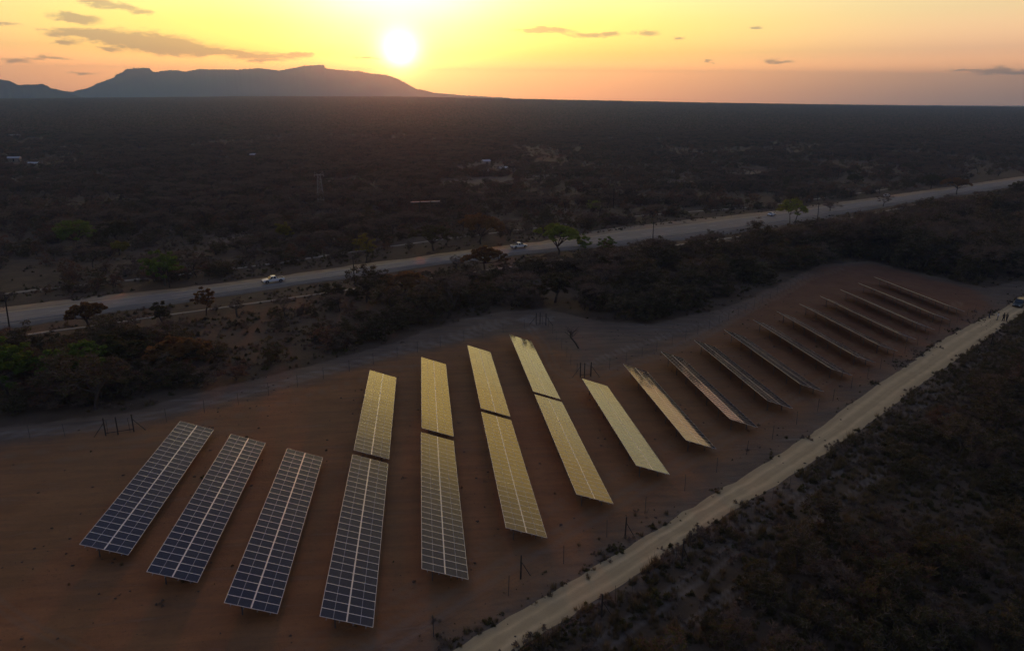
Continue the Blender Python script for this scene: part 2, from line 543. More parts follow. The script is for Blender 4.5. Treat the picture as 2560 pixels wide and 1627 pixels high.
def make_ground_mat():
    m, nb = material('ground_soil')
    pos = nb.new('ShaderNodeNewGeometry').outputs['Position']
    at = nb.new('ShaderNodeAttribute', attribute_name='cover')
    s = nb.new('ShaderNodeSeparateColor')
    nb.put(s.inputs[0], at.outputs['Color'])
    bare, trk, clr = s.outputs
    n_big = nb.noise(pos, 0.03, 4.0)
    n_mid = nb.noise(pos, 0.22, 5.0, 0.6)
    n_fine = nb.noise(pos, 2.2, 5.0, 0.65)
    n_grit = nb.noise(pos, 11.0, 3.0, 0.7)
    wig = nb.math('MULTIPLY', nb.math('SUBTRACT', n_mid, 0.5), 0.9)
    wig2 = nb.math('MULTIPLY', nb.math('SUBTRACT', n_fine, 0.5), 0.5)
    # soil under the bush: leaf litter, dry grass, patches of sand
    litter = nb.mix(nb.maprange(n_mid, .38, .62), (.076, .052, .032), (.122, .083, .050))
    litter = nb.mix(nb.maprange(n_big, .40, .66), litter, (.115, .078, .050))
    litter = nb.mix(nb.maprange(n_fine, .60, .78, 0, .7), litter, (.16, .115, .070))
    # graded red-brown earth inside the plant
    red = nb.mix(nb.maprange(n_mid, .35, .65), (.25, .118, .050), (.32, .155, .068))
    red = nb.mix(nb.maprange(n_big, .42, .62, 0, .75), red, (.27, .145, .068))
    red = nb.mix(nb.maprange(n_fine, .56, .74, 0, .45), red, (.12, .068, .042))
    sp = nb.noise(pos, 5.0, 2.0, 0.5)
    red = nb.mix(nb.maprange(sp, .70, .76, 0, .7), red, (.07, .048, .034))
    px_ = nb.new('ShaderNodeSeparateXYZ')
    nb.put(px_.inputs[0], pos)
    dark_earth = nb.maprange(nb.math('ADD', px_.outputs[0], nb.math('MULTIPLY', nb.math('SUBTRACT', n_big, .5), 50.0)), 38.0, 84.0, 0, .8)  # graded earth grows darker towards the right-hand rows
    red = nb.mix(dark_earth, red, nb.mix(nb.maprange(n_mid, .35, .65), (.135, .062, .038), (.185, .088, .052)))
    pale = nb.mix(nb.maprange(n_mid, .35, .65), (.20, .165, .135), (.27, .225, .18))
    grey = nb.mix(nb.maprange(n_mid, .35, .65), (.170, .118, .078), (.215, .155, .105))
    rot = nb.new('ShaderNodeMapping')
    nb.put(rot.inputs['Vector'], pos)
    rot.inputs['Rotation'].default_value = (0, 0, -math.radians(35))
    rot.inputs['Scale'].default_value = (.10, .85, 1.0)
    rut = nb.noise(rot.outputs[0], 1.0, 5.0, .6, .6)
    red = nb.mix(nb.maprange(rut, .42, .60, 0, .35), red, (.145, .082, .048))
    red = nb.mix(nb.maprange(rut, .60, .68, 0, .35), red, (.29, .185, .115))
    grey = nb.mix(nb.maprange(rut, .40, .58, 0, .6), grey, (.105, .080, .060))
    grey = nb.mix(nb.maprange(rut, .58, .68, 0, .6), grey, (.25, .20, .155))
    f_clr = nb.maprange(nb.math('ADD', nb.math('ADD', clr, wig), wig2), .35, .65)
    f_bare = nb.maprange(nb.math('ADD', nb.math('ADD', bare, wig), wig2), .25, .75)
    f_trk = nb.maprange(nb.math('ADD', trk, nb.math('MULTIPLY', wig, .6)), .25, .95, 0, .8)
    col = nb.mix(f_clr, litter, grey)
    col = nb.mix(f_bare, col, red)
    col = nb.mix(f_trk, col, nb.mix(f_bare, pale, (.235, .15, .09)))
    # beyond a few kilometres single bushes are too small to model: crowns against soil
    cam_d = nb.vec('LENGTH', pos)
    far1 = nb.noise(pos, 0.035, 3.0, 0.6)
    far2 = nb.noise(pos, 0.0035, 4.0, 0.6)
    sc = nb.vec('MULTIPLY', pos, (1.0, 1.0, 0.0))
    crown = nb.maprange(nb.math('ADD', far1, nb.math('MULTIPLY', far2, .5)), .62, .82)
    farc = nb.mix(crown, (.080, .060, .046), (.15, .105, .072))
    col = nb.mix(nb.maprange(cam_d, 1800.0, 4200.0, smooth=True), col, farc)
    h = nb.math('ADD', nb.math('MULTIPLY', n_fine, .9), nb.math('MULTIPLY', n_grit, .35))
    finish(nb, col, 0.95, bump=h, bump_d=0.12, spec=0.1)
    return m


M = {}
M['ground'] = make_ground_mat()


def track_mat(name, a, b, streak=1.0, rough=.9, grit=.10, ruts=False):
    """packed surface whose wear runs along the strip (UV: u across, v metres along)"""
    m, nb = material(name)
    uv = nb.new('ShaderNodeUVMap').outputs[0]
    pos = nb.new('ShaderNodeNewGeometry').outputs['Position']
    su = nb.vec('MULTIPLY', uv, (9.0 * streak, .03, 0.0))
    n1 = nb.noise(su, 1.0, 4.0, 0.6, 0.3)
    n2 = nb.noise(pos, 0.5, 5.0, 0.6)
    n3 = nb.noise(pos, 7.0, 3.0, 0.6)
    f = nb.math('ADD', nb.math('MULTIPLY', n1, .55), nb.math('MULTIPLY', n2, .45))
    c = nb.mix(nb.maprange(f, .36, .64), a, b)
    if ruts:
        us = nb.new('ShaderNodeSeparateXYZ')
        nb.put(us.inputs[0], uv)
        off = nb.math('ABSOLUTE', nb.math('SUBTRACT', us.outputs[0], .5))
        off = nb.math('ABSOLUTE', nb.math('SUBTRACT', nb.math('ADD', off, nb.math('MULTIPLY', nb.math('SUBTRACT', n2, .5), .12)), .21))
        c = nb.mix(nb.maprange(off, .02, .13, 0, .42), c, tuple(v * .58 for v in a))
    c = nb.mix(nb.maprange(n3, .55, .75, 0, .35), c, tuple(v * .6 for v in a))
    finish(nb, c, rough, bump=nb.math('ADD', n2, nb.math('MULTIPLY', n3, .3)), bump_d=grit, spec=.2)
    return m


M['dirt'] = track_mat('sandy_road', (.52, .38, .20), (.68, .50, .27), .8, ruts=True)
M['asphalt'] = track_mat('asphalt', (.175, .158, .145), (.24, .215, .195), 1.2, .75, .02)
M['verge'] = track_mat('gravel_verge', (.20, .158, .115), (.31, .25, .185), .6)
M['path'] = track_mat('sand_path', (.27, .22, .165), (.36, .30, .225), .5)
M['line_y'] = plain('faded_line_paint', (.42, .36, .22), .7)
M['line_w'] = plain('white_line_paint', (.5, .48, .45), .7)


def leaf_mat(name, col, col2, trans=0.35):
    m, nb = material(name)
    g = nb.new('ShaderNodeNewGeometry')
    oi = nb.new('ShaderNodeObjectInfo').outputs['Random']
    f = nb.math('ADD', nb.math('MULTIPLY', g.outputs['Random Per Island'], .5), nb.math('MULTIPLY', oi, .5))
    c = nb.mix(f, col, col2)
    d = nb.new('ShaderNodeBsdfDiffuse')
    nb.put(d.inputs['Color'], c)
    t = nb.new('ShaderNodeBsdfTranslucent')
    nb.put(t.inputs['Color'], c)
    x = nb.new('ShaderNodeMixShader')
    x.inputs[0].default_value = trans
    nb.t.links.new(d.outputs[0], x.inputs[1])
    nb.t.links.new(t.outputs[0], x.inputs[2])
    o = nb.new('ShaderNodeOutputMaterial')
    nb.t.links.new(x.outputs[0], o.inputs['Surface'])
    return m


M['leaf_dark'] = leaf_mat('dark_bush_leaves', (.060, .056, .025), (.13, .108, .048), .3)
M['leaf_olive'] = leaf_mat('olive_leaves', (.075, .072, .026), (.135, .118, .045), .35)
M['leaf_green'] = leaf_mat('green_leaves', (.095, .150, .022), (.15, .22, .040), .45)
M['leaf_bright'] = leaf_mat('fresh_green_leaves', (.20, .245, .032), (.28, .32, .06), .42)
M['leaf_yellow'] = leaf_mat('yellow_green_leaves', (.19, .175, .028), (.28, .24, .05), .45)
M['leaf_orange'] = leaf_mat('russet_leaves', (.19, .105, .040), (.27, .155, .060), .4)
M['twig'] = leaf_mat('bare_twigs', (.135, .098, .070), (.24, .175, .125), .1)
M['twig_brown'] = leaf_mat('brown_twigs', (.13, .076, .050), (.22, .13, .085), .15)
M['grass'] = leaf_mat('dry_grass', (.10, .080, .042), (.19, .145, .078), .3)
M['bark'] = plain('bark', (.075, .058, .045), .9, var=.35, scale=2.0)
M['bark_pale'] = plain('pale_bark', (.15, .125, .10), .9, var=.3, scale=2.0)
M['wood'] = plain('pole_wood', (.05, .04, .032), .85, var=.3)
M['galv'] = plain('galvanised_steel', (.30, .30, .30), .5, .4, var=.1)
M['under'] = plain('dull_zinc_frame', (.10, .10, .10), .6, .3, var=.15)
M['steel'] = plain('weathered_steel', (.10, .085, .075), .6, .4, var=.2)
M['steel_bright'] = plain('bright_aluminium_arm', (.52, .50, .48), .5, .1, var=.1)
M['alu'] = plain('aluminium_frame', (.72, .71, .70), .34, .5, var=.05)
M['backsheet'] = plain('white_backsheet', (.36, .365, .39), .3, var=.05, spec=.5)
M['concrete'] = plain('concrete', (.3, .28, .25), .9)


def cell_mat():
    m, nb = material('solar_cell_glass')
    oi = nb.new('ShaderNodeObjectInfo').outputs['Random']
    pos = nb.new('ShaderNodeTexCoord').outputs['Object']
    sp = nb.new('ShaderNodeSeparateXYZ')
    nb.put(sp.inputs[0], pos)
    # fine cell joints: six across the short side, twelve per half along the long side
    def lines(v, pitch, w_):
        a = nb.math('FRACT', nb.math('DIVIDE', v, pitch))
        return nb.math('LESS_THAN', a, w_)
    g = nb.math('MAXIMUM', lines(nb.math('ADD', sp.outputs[0], 10.0), 0.0795, .035), lines(nb.math('ADD', sp.outputs[1], 10.0), 0.159, .018))
    base = nb.mix(oi, (.006, .009, .024), (.012, .012, .022))
    c = nb.mix(nb.math('MULTIPLY', g, .55), base, (.14, .145, .17))
    dust = nb.noise(nb.new('ShaderNodeNewGeometry').outputs['Position'], .35, 4.0)
    c = nb.mix(nb.maprange(dust, .35, .7, .0, .035), c, (.35, .27, .19))
    b = finish(nb, c, nb.maprange(oi, 0, 1, .055, .095), spec=.5, ior=1.55)
    return m


M['cell'] = cell_mat()

# ------------------------------------------------------------------ ground, roads, tracks
def polar_ground():
    a = list(np.radians(np.arange(-50, 50.01, .25))) + list(np.radians(np.arange(53, 310, 3.5)))
    a = np.array(sorted(a))
    r = [4.0]
    while r[-1] < 11300:
        q = r[-1]
        r.append(q * (1.08 if q < 24 else 1.0115 if q < 420 else 1.03))
    r = np.array(r)
    A, R = np.meshgrid(a, r)
    X, Y = (R * np.sin(A)).ravel(), (R * np.cos(A)).ravel()
    Z = ground_z(X, Y)
    rr = np.hypot(X, Y)
    site = inside(X, Y, SITE)
    ds = line_dist(X, Y, SITE, True)
    bare = np.where(site, .5 + np.minimum(ds / 9.0, .5), .5 - np.minimum(ds / 9.0, .5))
    cl = inside(X, Y, CLEAR)
    dc = line_dist(X, Y, CLEAR, True)
    clr = np.where(cl, .5 + np.minimum(dc / 3.0, .5), .5 - np.minimum(dc / 3.0, .5))
    # open sandy ground elsewhere
    op = fbm(X, Y, 38.0, 5)
    clr = np.maximum(clr, np.where(cl, 0, sstep(op, .60, .74) * (.32 + .36 * sstep(X, 0., 160.)) * (rr < 1500) * sstep(rr, 110., 170.)))
    for (cx, cy_, rad) in [(44, 495, 26), (47, 465, 20), (42, 408, 22), (-63, 242, 11), (20, 395, 24), (70, 420, 24), (150, 420, 30), (220, 470, 34), (-95, 262, 12), (-20, 330, 16)]:
        clr = np.maximum(clr, np.clip(1.15 - np.hypot(X - cx, (Y - cy_) * .8) / rad, 0, .9))
    trk = np.zeros(len(X))
    for pts, wd in TRACKS:
        P = smooth_line(pts, 4.0)
        d = line_dist(X, Y, P)
        trk = np.maximum(trk, np.clip(1.2 - np.abs(d - wd * .6) / (wd * .55), 0, 1) * (.85 if wd > 1 else .7))
    n = len(a)
    i = np.arange(len(r) - 1)[:, None] * n
    j = np.arange(n)[None, :]
    j2 = (j + 1) % n
    F = np.stack([i + j, i + j2, i + n + j2, i + n + j], -1).reshape(-1, 4)[:, ::-1]
    V = np.stack([X, Y, Z], 1)
    me = np_mesh('ground', V, np.ascontiguousarray(F), M['ground'], smooth=True)
    ca = me.color_attributes.new('cover', 'FLOAT_COLOR', 'POINT')
    ca.data.foreach_set('color', np.stack([bare, trk, clr, np.ones_like(bare)], 1).astype(np.float32).ravel())
    o = link(bpy.data.objects.new('ground', me))
    # the disc under the camera
    b = MB()
    ring = [(4.0 * math.sin(t), 4.0 * math.cos(t), gz(4 * math.sin(t), 4 * math.cos(t))) for t in a[::8]]
    b.poly(ring, [list(range(len(ring)))[::-1]])
    tag(b.obj('ground_patch', M['ground']), kind='structure')
    return tag(o, kind='structure')


ground = polar_ground()


def strip(name, L, R, lift, mat, step=3.0, cols=5, skirt=0.1, jitter=0.0, seed=0):
    Ls, Rs = smooth_line(L, step), smooth_line(R, step)
    if name == 'dirt_road':                 # a graded road: no kinks between the surveyed points
        def iron(P, m=18):
            Q = np.concatenate([np.repeat(P[:1], m, 0), P, np.repeat(P[-1:], m, 0)])
            kr = np.ones(2 * m + 1) / (2 * m + 1)
            return np.stack([np.convolve(Q[:, 0], kr, 'valid'), np.convolve(Q[:, 1], kr, 'valid')], 1)
        Ls, Rs = iron(Ls), iron(Rs)
        Ls, Rs = Ls + np.array([-.24, .30]), Rs + np.array([.24, -.30])
    n = max(len(Ls), len(Rs))
    def resample(P, n):
        d = np.concatenate([[0], np.cumsum(np.linalg.norm(np.diff(P, axis=0), axis=1))])
        t = np.linspace(0, d[-1], n)
        return np.stack([np.interp(t, d, P[:, 0]), np.interp(t, d, P[:, 1])], 1)
    Ls, Rs = resample(Ls, n), resample(Rs, n)
    if jitter:
        q = Rs - Ls
        q /= np.linalg.norm(q, axis=1)[:, None]
        s = np.arange(n) * step
        Ls = Ls + q * ((.6 * vnoise(s, s * 0, 9.0, seed) + .7 * vnoise(s, s * 0, 1.6, seed + 1) - .65)[:, None] * jitter * 2)
        Rs = Rs + q * ((.6 * vnoise(s, s * 0, 9.0, seed + 2) + .7 * vnoise(s, s * 0, 1.6, seed + 3) - .65)[:, None] * jitter * 2)
    V, UV = [], []
    along = np.concatenate([[0], np.cumsum(np.linalg.norm(np.diff((Ls + Rs) / 2, axis=0), axis=1))])
    for k in range(cols + 2):
        t = np.clip((k - 1) / (cols - 1), 0, 1)
        P = Ls * (1 - t) + Rs * t
        dist = np.hypot(P[:, 0], P[:, 1])
        z = ground_z(P[:, 0], P[:, 1]) + lift + dist * .00012 - (skirt + lift if k in (0, cols + 1) else 0)
        V.append(np.stack([P[:, 0], P[:, 1], z], 1))
        UV.append(np.stack([np.full(n, t), along], 1))
    V, UV = np.stack(V, 1).reshape(-1, 3), np.stack(UV, 1).reshape(-1, 2)
    c = cols + 2
    i = np.arange(n - 1)[:, None] * c
    j = np.arange(c - 1)[None, :]
    F = np.stack([i + j, i + j + 1, i + c + j + 1, i + c + j], -1).reshape(-1, 4)
    me = np_mesh(name, V, np.ascontiguousarray(F), mat)
    uv = me.uv_layers.new(name='UVMap')
    uv.data.foreach_set('uv', UV[F.ravel()].astype(np.float32).ravel())
    return tag(link(bpy.data.objects.new(name, me)), kind='structure')


def between(a, b, t):
    return [((1 - t) * p[0] + t * q[0], (1 - t) * p[1] + t * q[1]) for p, q in zip(a, b)]


strip('dirt_road', DIRT_L, DIRT_R,   .02, M['dirt'], .6, 7, -.02, .38, 3)
strip('road_verge', between(ROAD_N, ROAD_F, -.22), between(ROAD_N, ROAD_F, 1.22), .05, M['verge'], 3.0, 5, .2, .9, 9)
strip('road', between(ROAD_N, ROAD_F, .12), between(ROAD_N, ROAD_F, .86), .12, M['asphalt'], 3.0, 7, .07)
strip('road_edge_line', between(ROAD_N, ROAD_F, .155), between(ROAD_N, ROAD_F, .175), .128, M['line_y'], 3.0, 2, .0)
strip('road_edge_line', between(ROAD_N, ROAD_F, .805), between(ROAD_N, ROAD_F, .825), .128, M['line_y'], 3.0, 2, .0)


def offset(pts, d):
    P = np.array(pts, float)
    t = np.gradient(P, axis=0)
    t /= np.linalg.norm(t, axis=1)[:, None]
    return [tuple(p + np.array([-q[1], q[0]]) * d) for p, q in zip(P, t)]


strip('foot_path', offset(PATH, -.55), offset(PATH, .55), .04, M['path'], 1.5, 4, .04, .25, 21)
TRACK_FAR = [(-150, 150), (-95.7, 182.6), (-70, 191), (-45, 198.5), (-21, 211.5), (8, 227), (42, 246), (76, 268), (130, 299), (200, 344), (270, 384)]
strip('service_track', offset(TRACK_FAR, -.8), offset(TRACK_FAR, .8), .04, M['path'], 2.0, 4, .04, .45, 31)
mid = smooth_line(between(ROAD_N, ROAD_F, .49), 1.0)
dash = MB()
dd = np.concatenate([[0], np.cumsum(np.linalg.norm(np.diff(mid, axis=0), axis=1))])
for s0 in np.arange(0, min(dd[-1], 620) - 5, 12.0):
    a0 = np.array([np.interp(s0, dd, mid[:, 0]), np.interp(s0, dd, mid[:, 1])])
    a1 = np.array([np.interp(s0 + 4.5, dd, mid[:, 0]), np.interp(s0 + 4.5, dd, mid[:, 1])])
    q = (a1 - a0) / np.linalg.norm(a1 - a0)
    q = np.array([-q[1], q[0]]) * .08
    pts = [(p[0], p[1], gz(*p) + .132 + .00012 * math.hypot(*p)) for p in (a0 - q, a1 - q, a1 + q, a0 + q)]
    dash.poly(pts, [(0, 1, 2, 3)])
tag(dash.obj('road_centre_line', M['line_w']), kind='structure')

# ------------------------------------------------------------------ mountains on the horizon
def range_mesh(name, prof, R0, depth, mat, seed, zb=-130.0):
    az = np.array([p[0] for p in prof])
    el = np.array([p[1] for p in prof])
    aa = np.arange(az[0], az[-1], .04)
    e = np.interp(aa, az, el)
    e = e + (fbm(aa * 100, aa * 0, 55.0, seed, 4) - .5) * .10 + (fbm(aa * 100, aa * 0, 9.0, seed + 20, 3) - .5) * .11
    rows = 26
    V = []
    for k in range(rows):
        t = k / (rows - 1)
        R = R0 + (t - .45) * depth
        s = math.exp(-((t - .45) / .21) ** 2) if t < .45 else math.exp(-((t - .45) / .30) ** 2)
        if .38 < t < .50:
            s = max(s, .985)
        rel = (fbm(aa * 160 + t * 90, np.full_like(aa, t * 900), 60.0, seed + 4, 4) - .5) * .35 * (1 - s) * s * 2.0
        top = R0 * np.tan(np.radians(e)) + CAM_Z
        z = zb + np.maximum(top - zb, 5) * np.clip(s + rel, 0.0, 1.0)
        x, y = R * np.sin(np.radians(aa)), R * np.cos(np.radians(aa))
        V.append(np.stack([x, y, z], 1))
    n = len(aa)
    V = np.concatenate(V)
    i = np.arange(rows - 1)[:, None] * n
    j = np.arange(n - 1)[None, :]
    F = np.stack([i + j, i + j + 1, i + n + j + 1, i + n + j], -1).reshape(-1, 4)[:, ::-1]
    me = np_mesh(name, V, np.ascontiguousarray(F), mat, smooth=False)
    return tag(link(bpy.data.objects.new(name, me)), kind='structure')


M['rock'] = plain('mountain_rock_and_bush', (.11, .10, .085), .9, var=.3, scale=.012)
range_mesh('mountains', [(-30, -.3), (-24.91, 0.1), (-23.99, 0.36), (-22.98, 0.36), (-22.27, 0.52), (-21.52, 0.88), (-20.54, 1.22), (-20.39, 1.42), (-20.02, 1.53), (-19.83, 1.73), (-19.26, 1.85), (-18.41, 1.91), (-18.08, 1.59),
                         (-17.32, 1.75), (-16.45, 1.74), (-16.33, 1.67), (-15.16, 1.87), (-14.65, 1.85), (-12.55, 1.88), (-11.47, 1.98), (-9.85, 1.87), (-8.16, 2.19), (-6.81, 2.29), (-6.63, 2.02), (-5.36, 1.92), (-4.36, 1.88),
                         (-3.36, 1.72), (-2.34, 1.62), (-1.33, 1.29), (-0.17, 0.67), (1.01, 0.42), (3.11, 0.23), (6.13, 0.07), (9, -.2)], 9300.0, 2300.0, M['rock'], 3)
range_mesh('hills', [(-60, .1), (-52, .9), (-44, .7), (-38, 1.3), (-32.72, 0.57), (-28.94, 0.73), (-26.88, 1.0), (-26.37, 0.93), (-25.93, 0.68), (-25.24, 0.73), (-24.58, 0.79), (-24.19, 0.5), (-23.76, 0.41), (-22.9, 0.11), (-21.92, -0.24), (-20, -.4)],
           6400.0, 1700.0, M['rock'], 8)

# ------------------------------------------------------------------ haze
hz_m, hz_n = material('evening_haze')
def vol(col, dens, g):
    p = hz_n.new('ShaderNodeVolumePrincipled')
    p.inputs['Color'].default_value = (*col, 1.0)
    p.inputs['Density'].default_value = dens
    p.inputs['Anisotropy'].default_value = g
    return p
va = vol((.95, .52, .36), 4.2e-5, 0.86)      # dust, throws the light forward
vb = vol((.13, .52, .95), 1.7e-4, 0.0)       # air
ad = hz_n.new('ShaderNodeAddShader')
hz_m.node_tree.links.new(va.outputs[0], ad.inputs[0])
hz_m.node_tree.links.new(vb.outputs[0], ad.inputs[1])
ho = hz_n.new('ShaderNodeOutputMaterial')
hz_m.node_tree.links.new(ad.outputs[0], ho.inputs['Volume'])
hz = MB().box(-12000, 12000, -12000, 12000, -136.0, 460.0).obj('haze', hz_m)
tag(hz, kind='stuff')

# ------------------------------------------------------------------ solar tables
PW, PL, PT = .992, 1.985, .038          # module: along the table, up the slope, thick
TILT = math.radians(19.48)


def module_mesh():
    b = MB()
    # sides and underside
    x, y = PL / 2, PW / 2               # local x up/down the slope, y along the table
    b.poly([(-x, -y, 0), (x, -y, 0), (x, y, 0), (-x, y, 0), (-x, -y, PT), (x, -y, PT), (x, y, PT), (-x, y, PT)],
           [(0, 1, 5, 4), (1, 2, 6, 5), (2, 3, 7, 6), (3, 0, 4, 7)], 0)
    b.poly([(-x, -y, .004), (x, -y, .004), (x, y, .004), (-x, y, .004)], [(0, 3, 2, 1)], 1)
    f = .024
    xi, yi = x - f, y - f
    b.poly([(-x, -y, PT), (x, -y, PT), (x, y, PT), (-x, y, PT), (-xi, -yi, PT), (xi, -yi, PT), (xi, yi, PT), (-xi, yi, PT)],
           [(0, 1, 5, 4), (1, 2, 6, 5), (2, 3, 7, 6), (3, 0, 4, 7)], 0)
    # glass over the white backsheet rim, then the two blocks of cells
    g = PT - .003
    b.poly([(-xi, -yi, g), (xi, -yi, g), (xi, yi, g), (-xi, yi, g)], [(0, 1, 2, 3)], 1)
    m = .014
    for x0, x1 in ((-xi + m, -.016), (.016, xi - m)):
        b.poly([(x0, -yi + m, g + .002), (x1, -yi + m, g + .002), (x1, yi - m, g + .002), (x0, yi - m, g + .002)], [(0, 1, 2, 3)], 2)
    return b.mesh('solar_panel', [M['alu'], M['backsheet'], M['cell']])


PANEL = module_mesh()
NROW = 27
PITCH = 1.0035


def slope_pt(u, h=0.0):
    """point at u metres along the slope (u<0 is the raised, left side), h above the panel plane"""
    return (u * math.cos(TILT) + h * math.sin(TILT), -u * math.sin(TILT) + h * math.cos(TILT))


CH = 1.45
LEN = NROW * PITCH
leg_meshes = {}


def build_table():
    root = empty('solar_table', (0, 0, 0))
    for i in range(NROW):
        for s in (-1, 1):
            o = bpy.data.objects.new('solar_panel', PANEL)
            u = s * (PL / 2 + .024)
            px, pz = slope_pt(u)
            o.location = (px, (i + .5) * PITCH, CH + pz)
            o.rotation_euler = (0, TILT, 0)
            link(o, root)
    px, pz = slope_pt(0, PT - .012)
    o = MB().box(-.018, .018, 0, LEN, -.01, .012).obj('centre_rail', M['alu'], root)
    o.location = (px, 0, CH + pz)
    o.rotation_euler = (0, TILT, 0)
    for u in (-1.49, -.52, .52, 1.49):
        b = MB()
        px, pz = slope_pt(u, -.045)
        b.box(-.022, .022, -.16, LEN + .14, -.04, .04)
        o = b.obj('purlin', M['galv'], root)
        o.location = (px, 0, CH + pz)
        o.rotation_euler = (0, TILT, 0)
    for k in range(7):
        y = 1.35 + k * (LEN - 2.7) / 6
        b = MB()
        b.box(-1.75, 1.75, y - .03, y + .03, -.16, -.087)
        o = b.obj('rafter', M['under'], root)
        o.location = (0, 0, CH)
        o.rotation_euler = (0, TILT, 0)
        for u in (-1.05, 1.15):
            px, pz = slope_pt(u, -.16)
            b = MB().box(px - .04, px + .04, y - .04, y + .04, -.5, CH + pz)
            b.obj('leg', M['under'], root)
        p0, p1 = slope_pt(-1.05, -.16), slope_pt(.1, -.16)
        b = MB().tube([(p0[0] + .02, y, .55), (p1[0], y, CH + p1[1])], .022, 4)
        b.obj('brace', M['under'], root)
    return root


TABLES = [('A', -28.14, 57.12), ('B', -21.05, 52.33), ('C', -13.89, 47.6), ('D', -6.58, 45.27), ('D2', -6.55, 73.42), ('E', .84, 50.43), ('E2', .92, 78.73),
          ('F', 8.37, 55.94), ('F2', 8.42, 84.18), ('G', 15.99, 61.4), ('G2', 15.99, 89.56), ('H', 23.72, 67.0), ('I', 31.41, 72.87), ('J', 39.24, 78.6),
          ('K', 47.02, 84.48), ('L', 54.91, 90.39), ('M', 63.37, 96.94), ('N', 71.12, 102.9), ('O', 79.1, 108.88), ('P', 87.5, 115.65), ('Q', 96.01, 122.13),
          ('R', 104.76, 129.1), ('S', 113.47, 136.13)]
TLABEL = ['leftmost solar table, dark blue grey, its far end near the left gate posts',
          'solar table second from the left, with brownish panels at its far end',
          'third solar table from the left, the last single one before the rows of two tables',
          'navy panelled solar table nearest the camera, front one of the fourth row from the left',
          'pale olive solar table behind the navy nearest one, far half of the fourth row',
          'front solar table of the fifth row, its left edge running straight up the picture',
          'golden solar table behind the front one of the fifth row from the left',
          'front solar table of the sixth row from the left, grey below and olive above',
          'brightest golden solar table, far half of the sixth row from the left',
          'front golden table of the seventh row, bronze at its near end',
          'golden solar table with dark tree reflections at its far end',
          'golden single table with a dark ragged right edge, eighth row beside the clearing gate posts',
          'coppery solar table half gold half black, just right of the last golden one',
          'dark brown gridded solar table, second right of the last golden table',
          'black gridded solar table, third right of the last golden table',
          'black gridded solar table, fourth right of the last golden table',
          'thin dark solar table, seventh from the far right end of the field',
          'narrow dark solar table, sixth from the far right end of the field',
          'narrow solar table seen almost edge-on, fifth from the far right end',
          'edge-on solar table, fourth from the far right end of the field',
          'bright thin edge-on solar table, third from the far right end',
          'bright thin edge-on solar table, last but one at the far right',
          'furthest solar table, a thin bright line at the far right end of the field']
proto_t = build_table()
roots = [proto_t] + [copy_tree(proto_t) for _ in TABLES[1:]]
for (nm, x, y), r, lb in zip(TABLES, roots, TLABEL):
    a = SY + SXY * x + .0
    z0 = SX * x + SXX * x * x + a * y          # height of the panel plane's middle line
    r.location = (x, y, z0 - CH)
    r.rotation_euler = (math.atan(a), 0, 0)
    tag(r, lb, 'solar table', 'solar tables standing in rows on the red earth')
    yaw_t = rng.normal(0, .0015)
    for ch in r.children:
        if ch.name.startswith('solar_panel'):
            i = round(ch.location.y / PITCH - .5)
            grp = (i // 4)
            w_ = math.sin(i * .9 + x) * .0012 + math.sin(grp * 2.3 + x * .7) * .0016
            ch.rotation_euler = (rng.normal(0, .0012) + w_, TILT + rng.normal(0, .0013) + .0025 * math.sin(i * .35 + x), 0)

# ------------------------------------------------------------------ fences and posts
def fence(name, pts, label, gap, ph, rad, mat, lean=0.015, wires=4, strainers=0, seed=1):
    rr = np.random.default_rng(seed)
    P = smooth_line(pts, 50.0) if False else np.array(pts, float)
    d = np.concatenate([[0], np.cumsum(np.linalg.norm(np.diff(P, axis=0), axis=1))])
    root = empty(name, (P[0][0], P[0][1], gz(*P[0])))
    base = Vector(root.location)
    n = int(d[-1] / gap)
    tops = []
    for k in range(n + 1):
        s = d[-1] * k / n + (rr.normal(0, gap * .06) if 0 < k < n else 0)
        x, y = np.interp(s, d, P[:, 0]), np.interp(s, d, P[:, 1])
        z = gz(x, y)
        big = strainers and k % strainers == 0
        h = ph * (1.12 if big else 1) + rr.normal(0, .04)
        q = Vector((x, y, z))
        tp = q + Vector((rr.normal(0, lean) * h, rr.normal(0, lean) * h, h))
        MB().tube([q - base - Vector((0, 0, .3)), tp - base], rad * (2.3 if big else 1), 5).obj('post', M[mat], root)
        tops.append((q, tp))
    b = MB()
    for wi in range(wires):
        f = .2 + .75 * wi / max(1, wires - 1)
        b.tube([q.lerp(t, f) - base for q, t in tops], .006, 3, cap=False)
    o = b.obj('wire', M['steel'], root)
    tag(root, label, 'fence')
    return root


